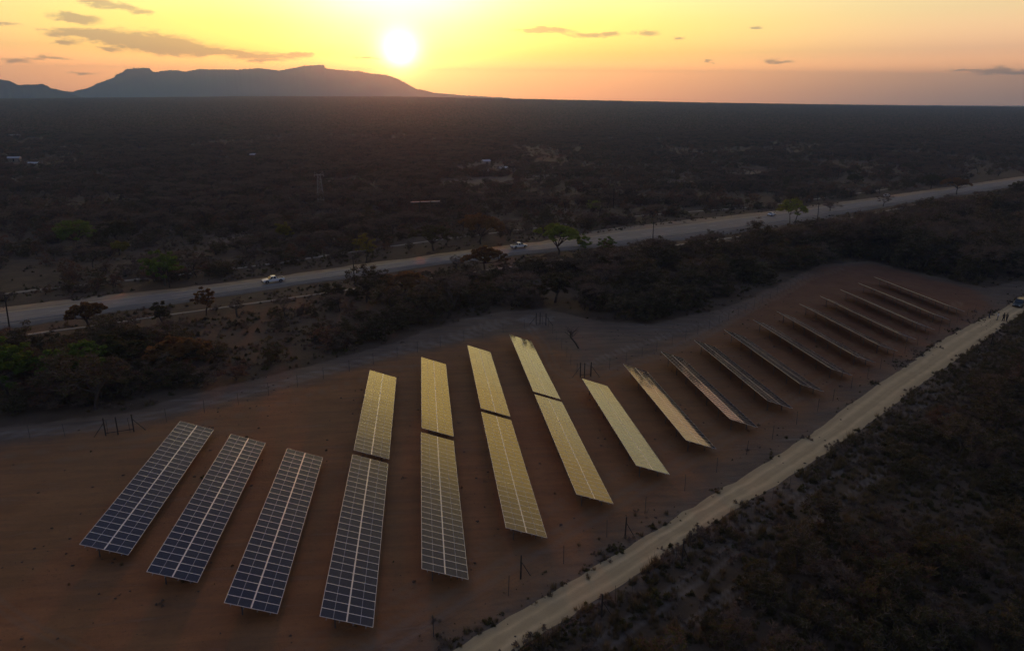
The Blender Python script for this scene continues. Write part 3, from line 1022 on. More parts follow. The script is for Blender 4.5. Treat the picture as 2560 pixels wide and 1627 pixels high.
fence('wire_fence', [(-76, 84.5), (-52, 86.5), (-39.5, 86.5)], 'wire fence on thin poles at the left edge, up to the gate posts', 4.4, 1.9, .03, 'steel', seed=2)
fence('wire_fence', [(-37, 86.8), (-33.7, 89.5), (-30.1, 91.7), (-26.2, 94.0), (-15, 104), (-5, 112.5), (6, 120), (13.6, 124.6), (22, 129.5)], 'wire fence along the tyre tracks behind the near tables', 4.3, 1.9, .03, 'steel', seed=3)
fence('wire_fence', [(22.9, 128.0), (22.8, 116.3), (22.7, 101.5)], 'short wire fence across the clearing beside the dead tree', 4.4, 1.9, .03, 'steel', seed=4)
fence('wire_fence', [(24.6, 100.6), (33.7, 107.7), (45.9, 118.0), (54.1, 125.5), (72, 143), (96, 167), (122, 188)], 'wire fence along the bush edge behind the dark tables', 4.6, 1.9, .03, 'steel', seed=5)
fence('wire_fence', offset([(-16, 33.5), (-1.0, 44.2), (9.0, 51.2), (20.4, 60.2), (33.6, 70), (51.4, 83.8), (84.7, 111.2), (120, 138.5)], .1), 'wire fence on the plant side of the sandy road', 6.4, 1.9, .032, 'steel', wires=4, seed=6)
fence('dropper_fence', [(-4, 33.6), (6.5, 41.8), (12.6, 46.3), (17.2, 49.6), (21.1, 52.4), (30.5, 59.0), (45, 69.6), (64, 83.8), (96, 108.6), (112, 121.6)], 'fence of thin droppers on the bush side of the sandy road', 2.1, 1.45, .018, 'steel', .03, 3, 0, 7)

for (pts, lb) in [([(-39.6, 86.1), (-38.2, 86.2), (-36.6, 86.9)], 'three black straining posts with a stay at the left end of the tyre tracks'),
                  ([(23.0, 100.3), (23.6, 100.1), (24.7, 100.5)], 'three black straining posts beside the far end of the eighth row'),
                  ([(20.8, 129.6), (21.6, 130.0), (22.6, 129.2)], 'black straining posts at the corner of the fence behind the dead tree')]:
    c = Vector((pts[1][0], pts[1][1], gz(*pts[1])))
    root = empty('gate_post_set', c)
    tag(root, lb, 'gate posts', 'braced straining posts in the site fence')
    for x, y in pts:
        MB().tube([Vector((x, y, gz(x, y) - .3)) - c, Vector((x, y, gz(x, y) + 2.35)) - c], .075, 7).obj('post', M['wood'], root)
    a, b_ = Vector((*pts[0], gz(*pts[0]))) - c, Vector((*pts[2], gz(*pts[2]))) - c
    MB().tube([a + Vector((0, 0, .35)), b_ + Vector((0, 0, .35))], .045, 5).obj('rail', M['wood'], root)
    MB().tube([a + Vector((0, 0, 1.75)), a + (a - b_).normalized() * 1.3], .04, 5).obj('stay', M['wood'], root)
    MB().tube([b_ + Vector((0, 0, 1.75)), b_ + (b_ - a).normalized() * 1.3], .04, 5).obj('stay', M['wood'], root)

for x, y, h, lb in [(7.2, 51.3, 2.3, 'lone black post between the second pair of tables and the sandy road'),
                    (17.8, 56.7, 2.2, 'dark post on the left verge of the sandy road, below the middle tables'),
                    (21.6, 52.0, 2.5, 'black leaning post with a stay on the right side of the sandy road'),
                    (103.9, 114.7, 2.6, 'black post at the right verge, nearest the people on the sandy road'),
                    (12.8, 45.7, 2.2, 'thin dark post on the right verge near the bottom of the picture')]:
    root = empty('fence_post', (x, y, gz(x, y)))
    tag(root, lb, 'post')
    MB().tube([(0, 0, -.3), (.05, .02, h)], [.075, .065], 7).obj('post_shaft', M['wood'], root)
    MB().tube([(.03, .01, h * .75), (.9, .35, 0)], .035, 5).obj('stay', M['wood'], root)

# ------------------------------------------------------------------ poles and pylons along the highway
for x, y, h, ln, lb in [(-77.0, 138.1, 8.3, -.06, 'leaning dark wooden pole beside the path at the left edge of the picture'),
                        (-16.6, 169.9, 7.0, .0, 'dark wooden pole in front of the highway, right of the left pickup'),
                        (71.2, 216.0, 6.6, .01, 'dark wooden pole in front of the highway, right of the forked green tree'),
                        (151.4, 261.2, 8.6, .05, 'dark wooden pole right of the bright green tree by the highway'),
                        (78.7, 292.8, 8.4, .0, 'dark wooden pole standing in the bush beyond the highway'),
                        (-61.3, 178.0, 5.0, .0, 'short thin pole between the highway and the round dark green tree'),
                        (256, 425, 8.0, .0, 'dark pole beyond the highway near the right side of the picture')]:
    root = empty('utility_pole', (x, y, gz(x, y)))
    tag(root, lb, 'pole', 'wooden poles along the highway')
    MB().tube([(0, 0, -.5), (-ln * h, 0, h)], [.15, .10], 8).obj('pole_shaft', M['wood'], root)
    MB().box(-ln * h - .55, -ln * h + .55, -.05, .05, h - .65, h - .53).obj('crossarm', M['wood'], root)
    for k in (-.45, 0, .45):
        MB().tube([(-ln * h + k, 0, h - .53), (-ln * h + k, 0, h - .36)], .035, 5).obj('insulator', M['steel'], root)


def pylon(x, y, h):
    root = empty('lattice_pylon', (x, y, gz(x, y)), .3)
    tag(root, 'tall lattice pylon with pale bars in the bush beyond the highway, left of the sun', 'pylon')
    w0, w1 = 1.5, .55
    def wd(z):
        return w0 + (w1 - w0) * z / h
    for sx in (-1, 1):
        for sy in (-1, 1):
            MB().tube([(sx * w0, sy * w0, -.3), (sx * w1, sy * w1, h)], .06, 4).obj('leg', M['galv'], root)
    n = 9
    for k in range(n):
        z0, z1 = h * k / n, h * (k + 1) / n
        b = MB()
        a0, a1 = wd(z0), wd(z1)
        for s in (-1, 1):
            b.tube([(-a0, s * a0, z0), (a1, s * a1, z1)], .045, 4)
            b.tube([(s * a0, -a0, z0), (s * a1, a1, z1)], .045, 4)
            b.tube([(-a1, s * a1, z1), (a1, s * a1, z1)], .045, 4)
        b.obj('lattice', M['steel_bright'] if k in (0, 1, 2, 3) else M['galv'], root)
    for s in (-1, 1):
        MB().tube([(s * w1, 0, h), (s * 1.7, 0, h + 1.1), (s * 1.9, 0, h - .9)], .07, 4).obj('horn', M['steel_bright'], root)
    MB().tube([(-1.8, 0, h - .2), (1.8, 0, h - .2)], .07, 4).obj('crossarm', M['steel_bright'], root)


pylon(-42.3, 312.6, 13.4)

root = empty('power_line_frame', (1.2, 258.0, gz(1.2, 258.0)), .16)
tag(root, 'two-legged power line frame with a long pale crossarm, below the sun', 'pylon')
for s in (-2.2, 2.2):
    MB().tube([(s, 0, -.5), (s, 0, 8.2)], [.16, .12], 7).obj('pole_shaft', M['steel'], root)
for k in range(3):
    MB().box(-5.3 + k * 3.6, -2.1 + k * 3.6, -.12, .12, 7.6 - .04, 7.83).obj('crossarm', M['steel_bright'], root)
for s in (-4.6, 0, 4.6):
    MB().tube([(s, 0, 7.56), (s, 0, 6.9)], .07, 5).obj('insulator', M['steel'], root)
MB().tube([(-2.2, 0, 5.2), (2.2, 0, 7.0)], .05, 4).obj('brace', M['steel'], root)
MB().tube([(2.2, 0, 5.2), (-2.2, 0, 7.0)], .05, 4).obj('brace', M['steel'], root)

# small huts in the clearing beyond the highway
M['plaster'] = plain('pale_plaster', (.38, .34, .28), .8)
M['tin'] = plain('tin_roof', (.50, .50, .50), .45, .3)
M['black'] = plain('dark_opening', (.012, .012, .013), .5)
for x, y, rz, sx, sy, lb in [(44.5, 505, .3, 5, 4, 'small pale hut at the far end of the clearing beyond the highway'), (50, 452, -.4, 6, 4, 'low pale hut right of the middle of the far clearing'),
                             (37, 432, .1, 5, 3.5, 'small pale hut in the near part of the far clearing'), (-300, 590, .1, 8, 4, 'long low pale building far off in the bush at the left'),
                             (-446, 888, .2, 11, 5, 'most distant long roof in the bush at the left edge'), (-129, 605, .0, 9, 5, 'small roof far off in the bush left of the sun'),
                             (-262, 538, .0, 6, 4, 'small pale roof nearest the long low building at the left')]:
    root = empty('hut', (x, y, gz(x, y)), rz)
    tag(root, lb, 'hut')
    MB().box(-sx / 2, sx / 2, -sy / 2, sy / 2, -.3, 2.5).obj('wall', M['plaster'], root)
    b = MB()
    e = .35
    b.poly([(-sx / 2 - e, -sy / 2 - e, 2.45), (sx / 2 + e, -sy / 2 - e, 2.45), (sx / 2 + e, sy / 2 + e, 2.45), (-sx / 2 - e, sy / 2 + e, 2.45), (-sx / 2 - e, 0, 3.4), (sx / 2 + e, 0, 3.4)],
           [(0, 1, 5, 4), (2, 3, 4, 5), (0, 4, 3), (1, 2, 5), (0, 3, 2, 1)])
    b.obj('roof', M['tin'], root)
    MB().box(-.5, .5, -sy / 2 - .03, -sy / 2 + .02, -.1, 2.0).obj('door', M['black'], root)

# ------------------------------------------------------------------ vegetation
def crown_points(r, h, w, style, n):
    """clump centres"""
    out = []
    for i in range(n):
        t = r.random() * 2 * math.pi
        if style == 'umbrella':
            q = math.sqrt(r.random())
            z = h * (.80 + .13 * (1 - q * q) + r.normal(0, .025))
            rad = w / 2 * q
        elif style == 'dome':
            q = math.sqrt(r.random())
            z = h * (.50 + .40 * math.sqrt(max(0, 1 - q * q)) * (.35 + .65 * r.random()) + r.normal(0, .02))
            rad = w / 2 * q
        elif style == 'round':
            u = r.random() ** .5
            ph = math.acos(1 - 1.75 * r.random())
            z = h * (.58 + .36 * u * math.cos(ph))
            rad = w / 2 * u * math.sin(ph) * .95
        else:                                   # a bush: foliage from the ground up
            u = r.random() ** .45
            ph = math.acos(r.random())
            z = h * (.12 + .80 * u * math.cos(ph))
            rad = w / 2 * u * (math.sin(ph) * .9 + .1)
        k = 1 + .22 * math.sin(2 * t + h) + .13 * math.sin(3 * t + w)
        out.append((rad * k * math.cos(t), rad * k * math.sin(t), z))
    return np.array(out)


def rand_tris(r, P, size, flat=.5, elong=1.0):
    n = len(P)
    a = r.normal(size=(n, 3))
    a[:, 2] *= flat
    a /= np.linalg.norm(a, axis=1)[:, None] + 1e-9
    b = r.normal(size=(n, 3))
    b -= (b * a).sum(1)[:, None] * a
    b /= np.linalg.norm(b, axis=1)[:, None] + 1e-9
    s = size * (.6 + .8 * r.random((n, 1)))
    v = np.stack([P - a * s * elong * .6 - b * s * .45, P - a * s * elong * .4 + b * s * .5, P + a * s * elong], 1)
    return v.reshape(-1, 3)


def make_plant(seed, h, w, style, clumps, leaves, lsize, twigs, trunk_r, fork=.3, bend=.12, stems=1):
    """returns (trunk mesh builder, crown triangle vertices, number of leaf triangles)"""
    r = np.random.default_rng(seed)
    Cn = crown_points(r, h, w, style, clumps)
    b = MB()
    bases = [(0, 0)] if stems == 1 else [(r.normal(0, w * .05), r.normal(0, w * .05)) for _ in range(stems)]
    forks = []
    for sx, sy in bases:
        F = Vector((sx + r.normal(0, .06) * h, sy + r.normal(0, .06) * h, h * fork * (.8 + .4 * r.random())))
        mid_ = Vector((sx * .6 + F.x * .4 + r.normal(0, .02) * h, sy * .6 + F.y * .4, F.z * .5))
        b.tube([(sx, sy, -.3), mid_, F], [trunk_r * 1.25, trunk_r, trunk_r * .85], 6)
        forks.append(F)
    # a handful of main limbs, the clumps hang from the nearest one
    nl = max(3, min(8, clumps // 4))
    ends = []
    for i in range(nl):
        c = Vector(Cn[(i * clumps) // nl])
        F = forks[i % len(forks)]
        e = F.lerp(c, .68)
        m = F.lerp(e, .5) + Vector((r.normal(0, bend), r.normal(0, bend), abs(r.normal(0, bend)) - .04)) * h * .5
        b.tube([F, m, e], [trunk_r * .62, trunk_r * .45, trunk_r * .28], 4, cap=False)
        ends.append((m, e))
    for c in Cn:
        c = Vector(c)
        m, e = min(ends, key=lambda q: (q[1] - c).length)
        k = e.lerp(c, .5) + Vector((r.normal(0, .04), r.normal(0, .04), r.normal(0, .03))) * h
        b.tube([e, k, c], [trunk_r * .22, trunk_r * .14, trunk_r * .05], 3, cap=False)
    rc = w / math.sqrt(clumps) * (.62 if style != 'umbrella' else .60)
    parts = []
    nleaf = 0
    if leaves:
        P = Cn.repeat(leaves, 0)
        q = r.normal(size=P.shape)
        q /= np.linalg.norm(q, axis=1)[:, None]
        q *= (r.random((len(P), 1)) ** .4) * rc
        q[:, 2] *= .55 if style != 'umbrella' else .32
        P = P + q
        P[:, 2] = np.maximum(P[:, 2], .08)
        parts.append(rand_tris(r, P, lsize))
        nleaf = len(P)
    if twigs:
        P = Cn.repeat(twigs, 0)
        q = r.normal(size=P.shape)
        q[:, 2] = np.abs(q[:, 2]) * .6 + .1 * q[:, 2]
        q /= np.linalg.norm(q, axis=1)[:, None]
        L_ = rc * (.5 + .9 * r.random((len(P), 1)))
        st_ = P + q * L_ * .15 * r.random((len(P), 1))
        en = P + q * L_
        side = np.cross(q, r.normal(size=q.shape))
        side /= np.linalg.norm(side, axis=1)[:, None] + 1e-9
        wd = .012 * w ** .5 + .004
        v = np.stack([st_ - side * wd, st_ + side * wd, en], 1).reshape(-1, 3)
        parts.append(v)
        # side shoots
        md = st_ + (en - st_) * (.4 + .4 * r.random((len(P), 1)))
        q2 = q + r.normal(0, .7, q.shape)
        q2 /= np.linalg.norm(q2, axis=1)[:, None]
        en2 = md + q2 * L_ * .55
        parts.append(np.stack([md - side * wd * .7, md + side * wd * .7, en2], 1).reshape(-1, 3))
    V = np.concatenate(parts)
    return b, V, nleaf


def crown_mesh(name, V, nleaf, mats):
    F = np.arange(len(V), dtype=np.int32).reshape(-1, 3)
    mi = np.ones(len(F), np.int32)
    mi[:nleaf] = 0
    return np_mesh(name, V, F, mats, mi)


# kinds of plant: (height, width, style, clumps, leaves, leaf size, twigs, trunk radius, fork, stems, leaf material, twig material)
KINDS = {
    'dark': (3.4, 4.4, 'bush', 34, 42, .15, 10, .07, .12, 3, 'leaf_dark', 'twig'),
    'olive': (3.6, 4.4, 'bush', 30, 30, .14, 16, .07, .15, 3, 'leaf_olive', 'twig_brown'),
    'twiggy': (3.2, 4.2, 'bush', 30, 3, .12, 42, .07, .12, 3, 'leaf_olive', 'twig'),
    'brown': (3.8, 4.6, 'bush', 30, 9, .13, 36, .08, .18, 2, 'leaf_orange', 'twig_brown'),
    'thorn': (5.0, 6.0, 'umbrella', 30, 8, .12, 40, .13, .36, 1, 'leaf_olive', 'twig'),
    'tree': (5.4, 5.4, 'round', 36, 30, .16, 14, .14, .30, 1, 'leaf_dark', 'twig'),
}
MESH = {}
for ki, (kn, q) in enumerate(KINDS.items()):
    MESH[kn] = []
    for v in range(4):
        h_, w_ = q[0] * (.9 + .08 * v), q[1] * (1.08 - .05 * v)
        b, V, nl = make_plant(100 + ki * 10 + v, h_, w_, q[2], q[3], q[4], q[5], q[6], q[7], q[8], stems=q[9])
        MESH[kn].append((b.mesh('trunk', M['bark']), crown_mesh('crown', V, nl, [M[q[10]], M[q[11]]]), h_, w_))


def place_plant(kn, v, x, y, s, rz, label, group, name=None, cat=None):
    tm, cm, h_, w_ = MESH[kn][v]
    istree = kn in ('thorn', 'tree')
    root = empty(name or ('tree' if istree else 'bush'), (x, y, gz(x, y)), rz)
    root.scale = (s, s, s * (.9 + .25 * ((x * 7.1) % 1)))
    tag(root, label, cat or ('tree' if istree else 'bush'), group)
    link(bpy.data.objects.new('trunk' if istree else 'stem', tm), root)
    link(bpy.data.objects.new('crown' if istree else 'foliage', cm), root)
    return root


# trees that can be told apart: x, y, height, width, kind
HERO = [(-63.3, 180.7, 9.2, 10.4, 'round', 'leaf_green', 'round dense dark green tree beyond the left part of the highway'),
        (38.1, 198.1, 10.0, 12.4, 'broad', 'leaf_bright', 'broad green tree with a forked trunk beside the highway'),
        (-15.7, 195.5, 9.1, 6.1, 'tall', 'leaf_yellow', 'tall yellow-green tree behind the highway, left of the middle'),
        (133.4, 247.7, 12.4, 11.9, 'thin', 'leaf_bright', 'thin bright green tree on two trunks beside the third car'),
        (178.4, 298.9, 5.0, 9.6, 'bare', None, 'leafless gnarled tree at the highway edge, right of the bright green tree'),
        (211.7, 311.2, 6.8, 8.4, 'bare', None, 'leafless small tree in front of the furthest car'),
        (278.6, 350.2, 9.8, 12.7, 'broad', 'leaf_orange', 'brown broad tree with two dark trunks near the right end of the highway'),
        (282.0, 375, 8.9, 9.4, 'broad', 'leaf_olive', 'brownish tree behind the highway near its right end'),
        (301.8, 336, 9.0, 10.4, 'round', 'leaf_dark', 'dark round tree by the highway at the right edge of the picture'),
        (-64.5, 141.1, 5.9, 6.4, 'broad', 'leaf_orange', 'russet flat-crowned small tree beside the path at the left'),
        (-44.4, 147.2, 6.3, 4.4, 'tall', 'leaf_orange', 'thin brown-leaved tree beside the path, left of the first pickup'),
        (-37.6, 144.6, 4.5, 3.8, 'bare', None, 'small leafless tree below the path, under the first pickup'),
        (-50.4, 139.8, 5.3, 3.9, 'tall', 'leaf_dark', 'narrow dark bushy tree on the red patch below the path'),
        (2.9, 208.5, 8.2, 10.4, 'broad', 'leaf_olive', 'olive flat-crowned tree behind the highway, left of the second pickup'),
        (17.3, 216.5, 10.1, 13.9, 'broad', 'leaf_orange', 'large dark brown tree behind the highway next to the second pickup'),
        (-109.3, 240.6, 9.5, 14.1, 'round', 'leaf_green', 'wide green tree far left beyond the highway'),
        (-99.9, 247.9, 7.3, 12.0, 'round', 'leaf_dark', 'dark tree right behind the wide green one at the far left'),
        (-90.6, 225.8, 4.5, 5.8, 'round', 'leaf_yellow', 'low yellow-green tree in front of the dark ones at the far left'),
        (-43.6, 231.6, 7.0, 6.1, 'round', 'leaf_yellow', 'small olive yellow tree in the bush between the highway and the pylon'),
        (-20.6, 158.6, 3.5, 6.0, 'low', 'leaf_dark', 'low dark bushy tree in front of the highway beside the second pole'),
        (-15.6, 156.5, 3.1, 5.0, 'low', 'leaf_dark', 'smallest dark bushy tree right of the second pole'),
        (-4.6, 154.8, 6.1, 10.2, 'broad', 'leaf_orange', 'wide brown tree in the thicket in front of the middle of the highway'),
        (-4.4, 164.4, 3.7, 4.3, 'round', 'leaf_yellow', 'small yellow-green tree showing above the wide brown one'),
        (15.1, 176.4, 7.4, 9.4, 'broad', 'leaf_orange', 'dark brown tree in the thicket below the second pickup'),
        (70.3, 289.8, 4.4, 8.0, 'low', 'leaf_bright', 'low fresh green tree in the bush beyond the highway'),
        (113.5, 235.4, 6.0, 9.1, 'bare', None, 'spreading leafless thorn tree below the third car'),
        (8.1, 182.3, 4.6, 4.2, 'bare', None, 'small leafless tree in front of the highway, left of the second pickup'),
        (47.6, 208.0, 4.7, 5.9, 'low', 'leaf_green', 'low green tree against the right side of the forked green tree'),
        (54.6, 207.8, 3.7, 5.5, 'low', 'leaf_green', 'second low green tree right of the forked green tree'),
        (-59.5, 103.3, 8.8, 10.2, 'round', 'leaf_green', 'tall vivid green tree at the left edge above the tyre tracks'),
        (-66.2, 106.4, 8.5, 8.3, 'round', 'leaf_green', 'vivid green tree cut by the left edge of the picture'),
        (-51.6, 106.8, 6.9, 8.8, 'round', 'leaf_green', 'rounded green tree second from the left edge above the tracks'),
        (-47.9, 112.4, 6.8, 7.5, 'round', 'leaf_olive', 'olive tree in the thicket left of the near tables'),
        (-38.0, 110.0, 6.3, 8.0, 'broad', 'leaf_orange', 'russet brown tree in the thicket above the leftmost table'),
        (245.7, 390.5, 7.7, 7.6, 'broad', 'leaf_olive', 'brown-green tree beyond the highway right of the furthest car'),
        (27.5, 146.5, 7.0, 8.0, 'round', 'leaf_dark', 'black-green tree at the edge of the thicket above the clearing')]
HS = {'round': ('round', 70, 75, .27, 6, .24, .26, 1), 'broad': ('dome', 90, 90, .27, 8, .26, .30, 1), 'tall': ('round', 44, 60, .22, 10, .15, .35, 1),
      'thin': ('dome', 60, 70, .25, 10, .16, .42, 2), 'bare': ('round', 26, 0, .1, 30, .19, .30, 1), 'low': ('bush', 40, 56, .20, 8, .09, .18, 3)}
for i, (x, y, h, wd_, sh, leaf, lb) in enumerate(HERO):
    q = HS[sh]
    b, V, nl = make_plant(500 + i, h, wd_, q[0], q[1], q[2], q[3], q[4], q[5], q[6], bend=.2 if sh == 'bare' else .1, stems=q[7])
    root = empty('tree', (x, y, gz(x, y)))
    tag(root, lb, 'tree')
    b.obj('trunk', M['bark'], root)
    link(bpy.data.objects.new('crown', crown_mesh('crown', V, nl, [M[leaf or 'twig'], M['twig_brown' if leaf == 'leaf_orange' else 'twig']])), root)

# the dead leaning tree in the clearing
root = empty('dead_tree', (25.9, 114.6, gz(25.9, 114.6)))
tag(root, 'dead leafless tree leaning left in the bare clearing behind the tables', 'tree')
b = MB()
b.tube([(0, 0, -.2), (-.6, 0, .9), (-1.5, .2, 2.0), (-1.6, .3, 2.9)], [.16, .14, .12, .08], 6)
rd = np.random.default_rng(5)
for i in range(16):
    s = Vector((-1.4, .2, 1.9 + .07 * i))
    a = i * 2.4
    m_ = s + Vector((math.cos(a) * .7, math.sin(a) * .7, .35 + .3 * rd.random()))
    e_ = m_ + Vector((math.cos(a + .5) * .7, math.sin(a + .5) * .7, .2 + .6 * rd.random()))
    b.tube([s, m_, e_], [.05, .03, .01], 4, cap=False)
    b.tube([m_, m_ + Vector((math.cos(a - .8) * .6, math.sin(a - .8) * .6, .4))], [.02, .008], 3, cap=False)
b.obj('trunk', M['bark'], root)

# where the bush grows: candidate points over the wedge of land in view
def in_view(x, y, z, m=0.0):
    p = np.stack([x, y, z - CAM_Z], -1)
    d = p @ np.array(fw)
    u = 1280 + 1802.5 * (p @ np.array(rt2)) / d
    v = 813.5 - 1802.5 * (p @ np.array(up2)) / d
    return (d > 1) & (u > -m) & (u < 2560 + m) & (v > -m) & (v < 1627 + m), d


road_mid = [(.5 * (a_[0] + b_[0]), .5 * (a_[1] + b_[1])) for a_, b_ in zip(ROAD_N, ROAD_F)]
cand = []           # x, y, scale, zone
def scatter(n, x0, x1, y0, y1):
    return rng.uniform(x0, x1, n), rng.uniform(y0, y1, n)


NOGO = [(x, y, r_) for (x, y, r_) in [(25.3, 115.2, 6), (44, 495, 16), (47, 465, 12), (42, 408, 13), (-63, 242, 7), (20, 395, 14), (70, 420, 13), (150, 420, 16), (220, 470, 18)]]
HX = np.array([(h_[0], h_[1], h_[3]) for h_ in HERO])


def clear_of(x, y, edge=1.5):
    ok = ~inside(x, y, CLEAR)
    ok &= line_dist(x, y, CLEAR, True) > edge
    ok &= (line_dist(x, y, road_mid) > 16.0)
    ok &= line_dist(x, y, PATH) > 1.8
    ok &= line_dist(x, y, TRACK_FAR) > 2.2
    for a_, b_, r_ in NOGO:
        ok &= np.hypot(x - a_, y - b_) > r_
    for a_, b_, r_ in HX:
        ok &= np.hypot(x - a_, y - b_) > r_ * .42
    return ok


def take(poly, dens, s0, s1, zone, kinds, pk, clump=0.0, edge=1.5):
    P = np.array(poly)
    x0, y0 = P.min(0)
    x1, y1 = P.max(0)
    n = int((x1 - x0) * (y1 - y0) * dens)
    x, y = scatter(n, x0, x1, y0, y1)
    k = inside(x, y, poly)
    x, y = x[k], y[k]
    k = clear_of(x, y, edge)
    x, y = x[k], y[k]
    if clump:
        f = fbm(x, y, 16.0, 41)
        k = rng.random(len(x)) < np.clip((f - clump) * 6 + .5, .04, 1)
        x, y = x[k], y[k]
    s = rng.uniform(s0, s1, len(x))
    s = s * (.5 + .5 * sstep(line_dist(x, y, road_mid), 16., 42.))
    if zone == 2:
        s = s * (1 + .45 * sstep(x, 35., 105.) * sstep(line_dist(x, y, road_mid), 34., 60.))
    kd = rng.choice(len(kinds), len(x), p=pk)
    for a_, b_, c_, d_ in zip(x, y, s, kd):
        cand.append((a_, b_, c_, zone, kinds[d_]))


take(DENSE_L, .115, .85, 1.5, 0, ['dark', 'olive', 'twiggy', 'brown', 'tree'], [.28, .34, .12, .14, .12])
take(SPARSE_L, .040, .45, 1.0, 1, ['dark', 'olive', 'twiggy', 'brown', 'thorn'], [.25, .15, .3, .22, .08], .5)
take(DENSE_C, .095, .75, 1.7, 2, ['dark', 'olive', 'twiggy', 'tree', 'thorn'], [.38, .18, .20, .16, .08], .42)
take(BUSH_R, .085, .45, 1.2, 3, ['dark', 'olive', 'twiggy', 'tree', 'brown'], [.54, .12, .18, .10, .06], .42, .5)

# beyond the highway
rmid = np.array(road_mid)
n = 110000
az_ = rng.uniform(math.radians(-44), math.radians(56), n)
rr_ = np.sqrt(rng.uniform(150. ** 2, 1100. ** 2, n))
x, y = rr_ * np.sin(az_), rr_ * np.cos(az_)
beyond = y > np.interp(x, rmid[:, 0], rmid[:, 1]) + 13
f = fbm(x, y, 34.0, 17)
f2 = fbm(x, y, 150.0, 27, 2)
openp = np.clip(1 - np.hypot((x - 75) / 110, (y - 430) / 150), 0, 1)
keep = beyond & (rng.random(n) < np.clip(.42 + (f - .48) * 2.0 + (f2 - .5) * .8 - .28 * openp, .06, 1))
keep &= line_dist(x, y, road_mid) > 17
x, y = x[keep], y[keep]
k = clear_of(x, y)
x, y = x[k], y[k]
kk = rng.choice(5, len(x), p=[.20, .13, .38, .15, .14])
KN = ['dark', 'olive', 'twiggy', 'brown', 'thorn']
for a_, b_, c_ in zip(x, y, kk):
    cand.append((a_, b_, rng.uniform(.7, 1.35), 4, KN[c_]))

cx = np.array([c_[0] for c_ in cand])
cyy = np.array([c_[1] for c_ in cand])
cs = np.array([c_[2] for c_ in cand])
czz = ground_z(cx, cyy)
vis, dep = in_view(cx, cyy, czz + 1.0, 15)
size = np.where(vis, cs / np.maximum(dep, 1), -1)
order = np.argsort(-size)
N_IND = 300
ind = set(order[:N_IND].tolist())
ZL = ['in the thicket between the left tables and the footpath', 'on the open ground below the footpath and highway', 'in the big thicket between the far tables and the highway',
      'in the bush at the right of the sandy road', 'in the bush beyond the highway']
KL = {'dark': 'dark leafy bush', 'olive': 'olive green half-leafed bush', 'twiggy': 'grey leafless twiggy bush', 'brown': 'brown dry-leaved bush', 'thorn': 'flat-topped bare thorn tree', 'tree': 'dark round-crowned small tree'}
LM = [(-38, 86, 'the left gate posts'), (-56, 101, 'the vivid green trees at the left edge'), (-38, 110, 'the russet tree above the leftmost table'), (-25, 106, 'the fence behind the leftmost table'),
      (-8, 124, 'the fence behind the fourth row of tables'), (12, 140, 'the fence corner behind the sixth row'), (28, 144, 'the black-green tree above the clearing'), (44, 134, 'the clearing with the dead tree'),
      (58, 145, 'the far ends of the dark tables'), (80, 166, 'the far ends of the edge-on tables'), (105, 195, 'the far corner of the panel field'), (140, 180, 'the near end of the furthest table'), (118, 207, 'the bush edge behind the furthest table'), (150, 205, 'the thicket right of the furthest table'), (170, 225, 'the thicket below the gnarled leafless tree'), (190, 205, 'the right edge of the picture above the four-wheel drive'), (92, 190, 'the bush edge behind the last but one table'),
      (-77, 138, 'the leaning pole at the left edge'), (-64, 141, 'the russet flat-crowned tree'), (-50, 140, 'the narrow dark tree below the path'), (-38, 145, 'the small bare tree under the first pickup'),
      (-17, 165, 'the second wooden pole'), (-4, 155, 'the wide brown tree in the thicket'), (15, 175, 'the dark brown tree below the second pickup'), (38, 190, 'the forked green tree'),
      (71, 208, 'the third wooden pole'), (113, 230, 'the spreading leafless thorn tree'), (140, 245, 'the bright green tree'), (200, 290, 'the bend in front of the furthest car'),
      (20, 48, 'the leaning black post with a stay'), (40, 60, 'the near stretch of the sandy road'), (62, 76, 'the middle stretch of the sandy road'), (90, 100, 'the far stretch of the sandy road'),
      (125, 122, 'the people on the sandy road'), (40, 35, 'the bottom right part of the picture'), (75, 60, 'the right edge of the picture'), (150, 150, 'the dark four-wheel drive'),
      (-100, 240, 'the wide green tree at the far left'), (-63, 190, 'the round dense green tree'), (-16, 205, 'the tall yellow-green tree'), (10, 225, 'the power line frame'), (-42, 300, 'the lattice pylon'), (75, 285, 'the pole beyond the highway')]
for i in ind:
    x_, y_, s_, z_, k_ = cand[i]
    lm = min(LM, key=lambda q: math.hypot(q[0] - x_, q[1] - y_))[2]
    sz = 'small' if s_ < .75 else 'middling' if s_ < 1.0 else 'large' if s_ < 1.35 else 'very large'
    kl = {'dark': 'dark leafy bush', 'olive': 'olive half-leafed bush', 'twiggy': 'grey leafless bush', 'brown': 'brown dry-leaved bush', 'thorn': 'flat-topped bare tree', 'tree': 'dark round-crowned tree'}[k_]
    place_plant(k_, i % 4, x_, y_, s_, (i * 2.399) % 6.283, sz + ' ' + kl + ' near ' + lm, 'small trees of the dry bushveld' if k_ in ('thorn', 'tree') else 'bushes of the dry bushveld')


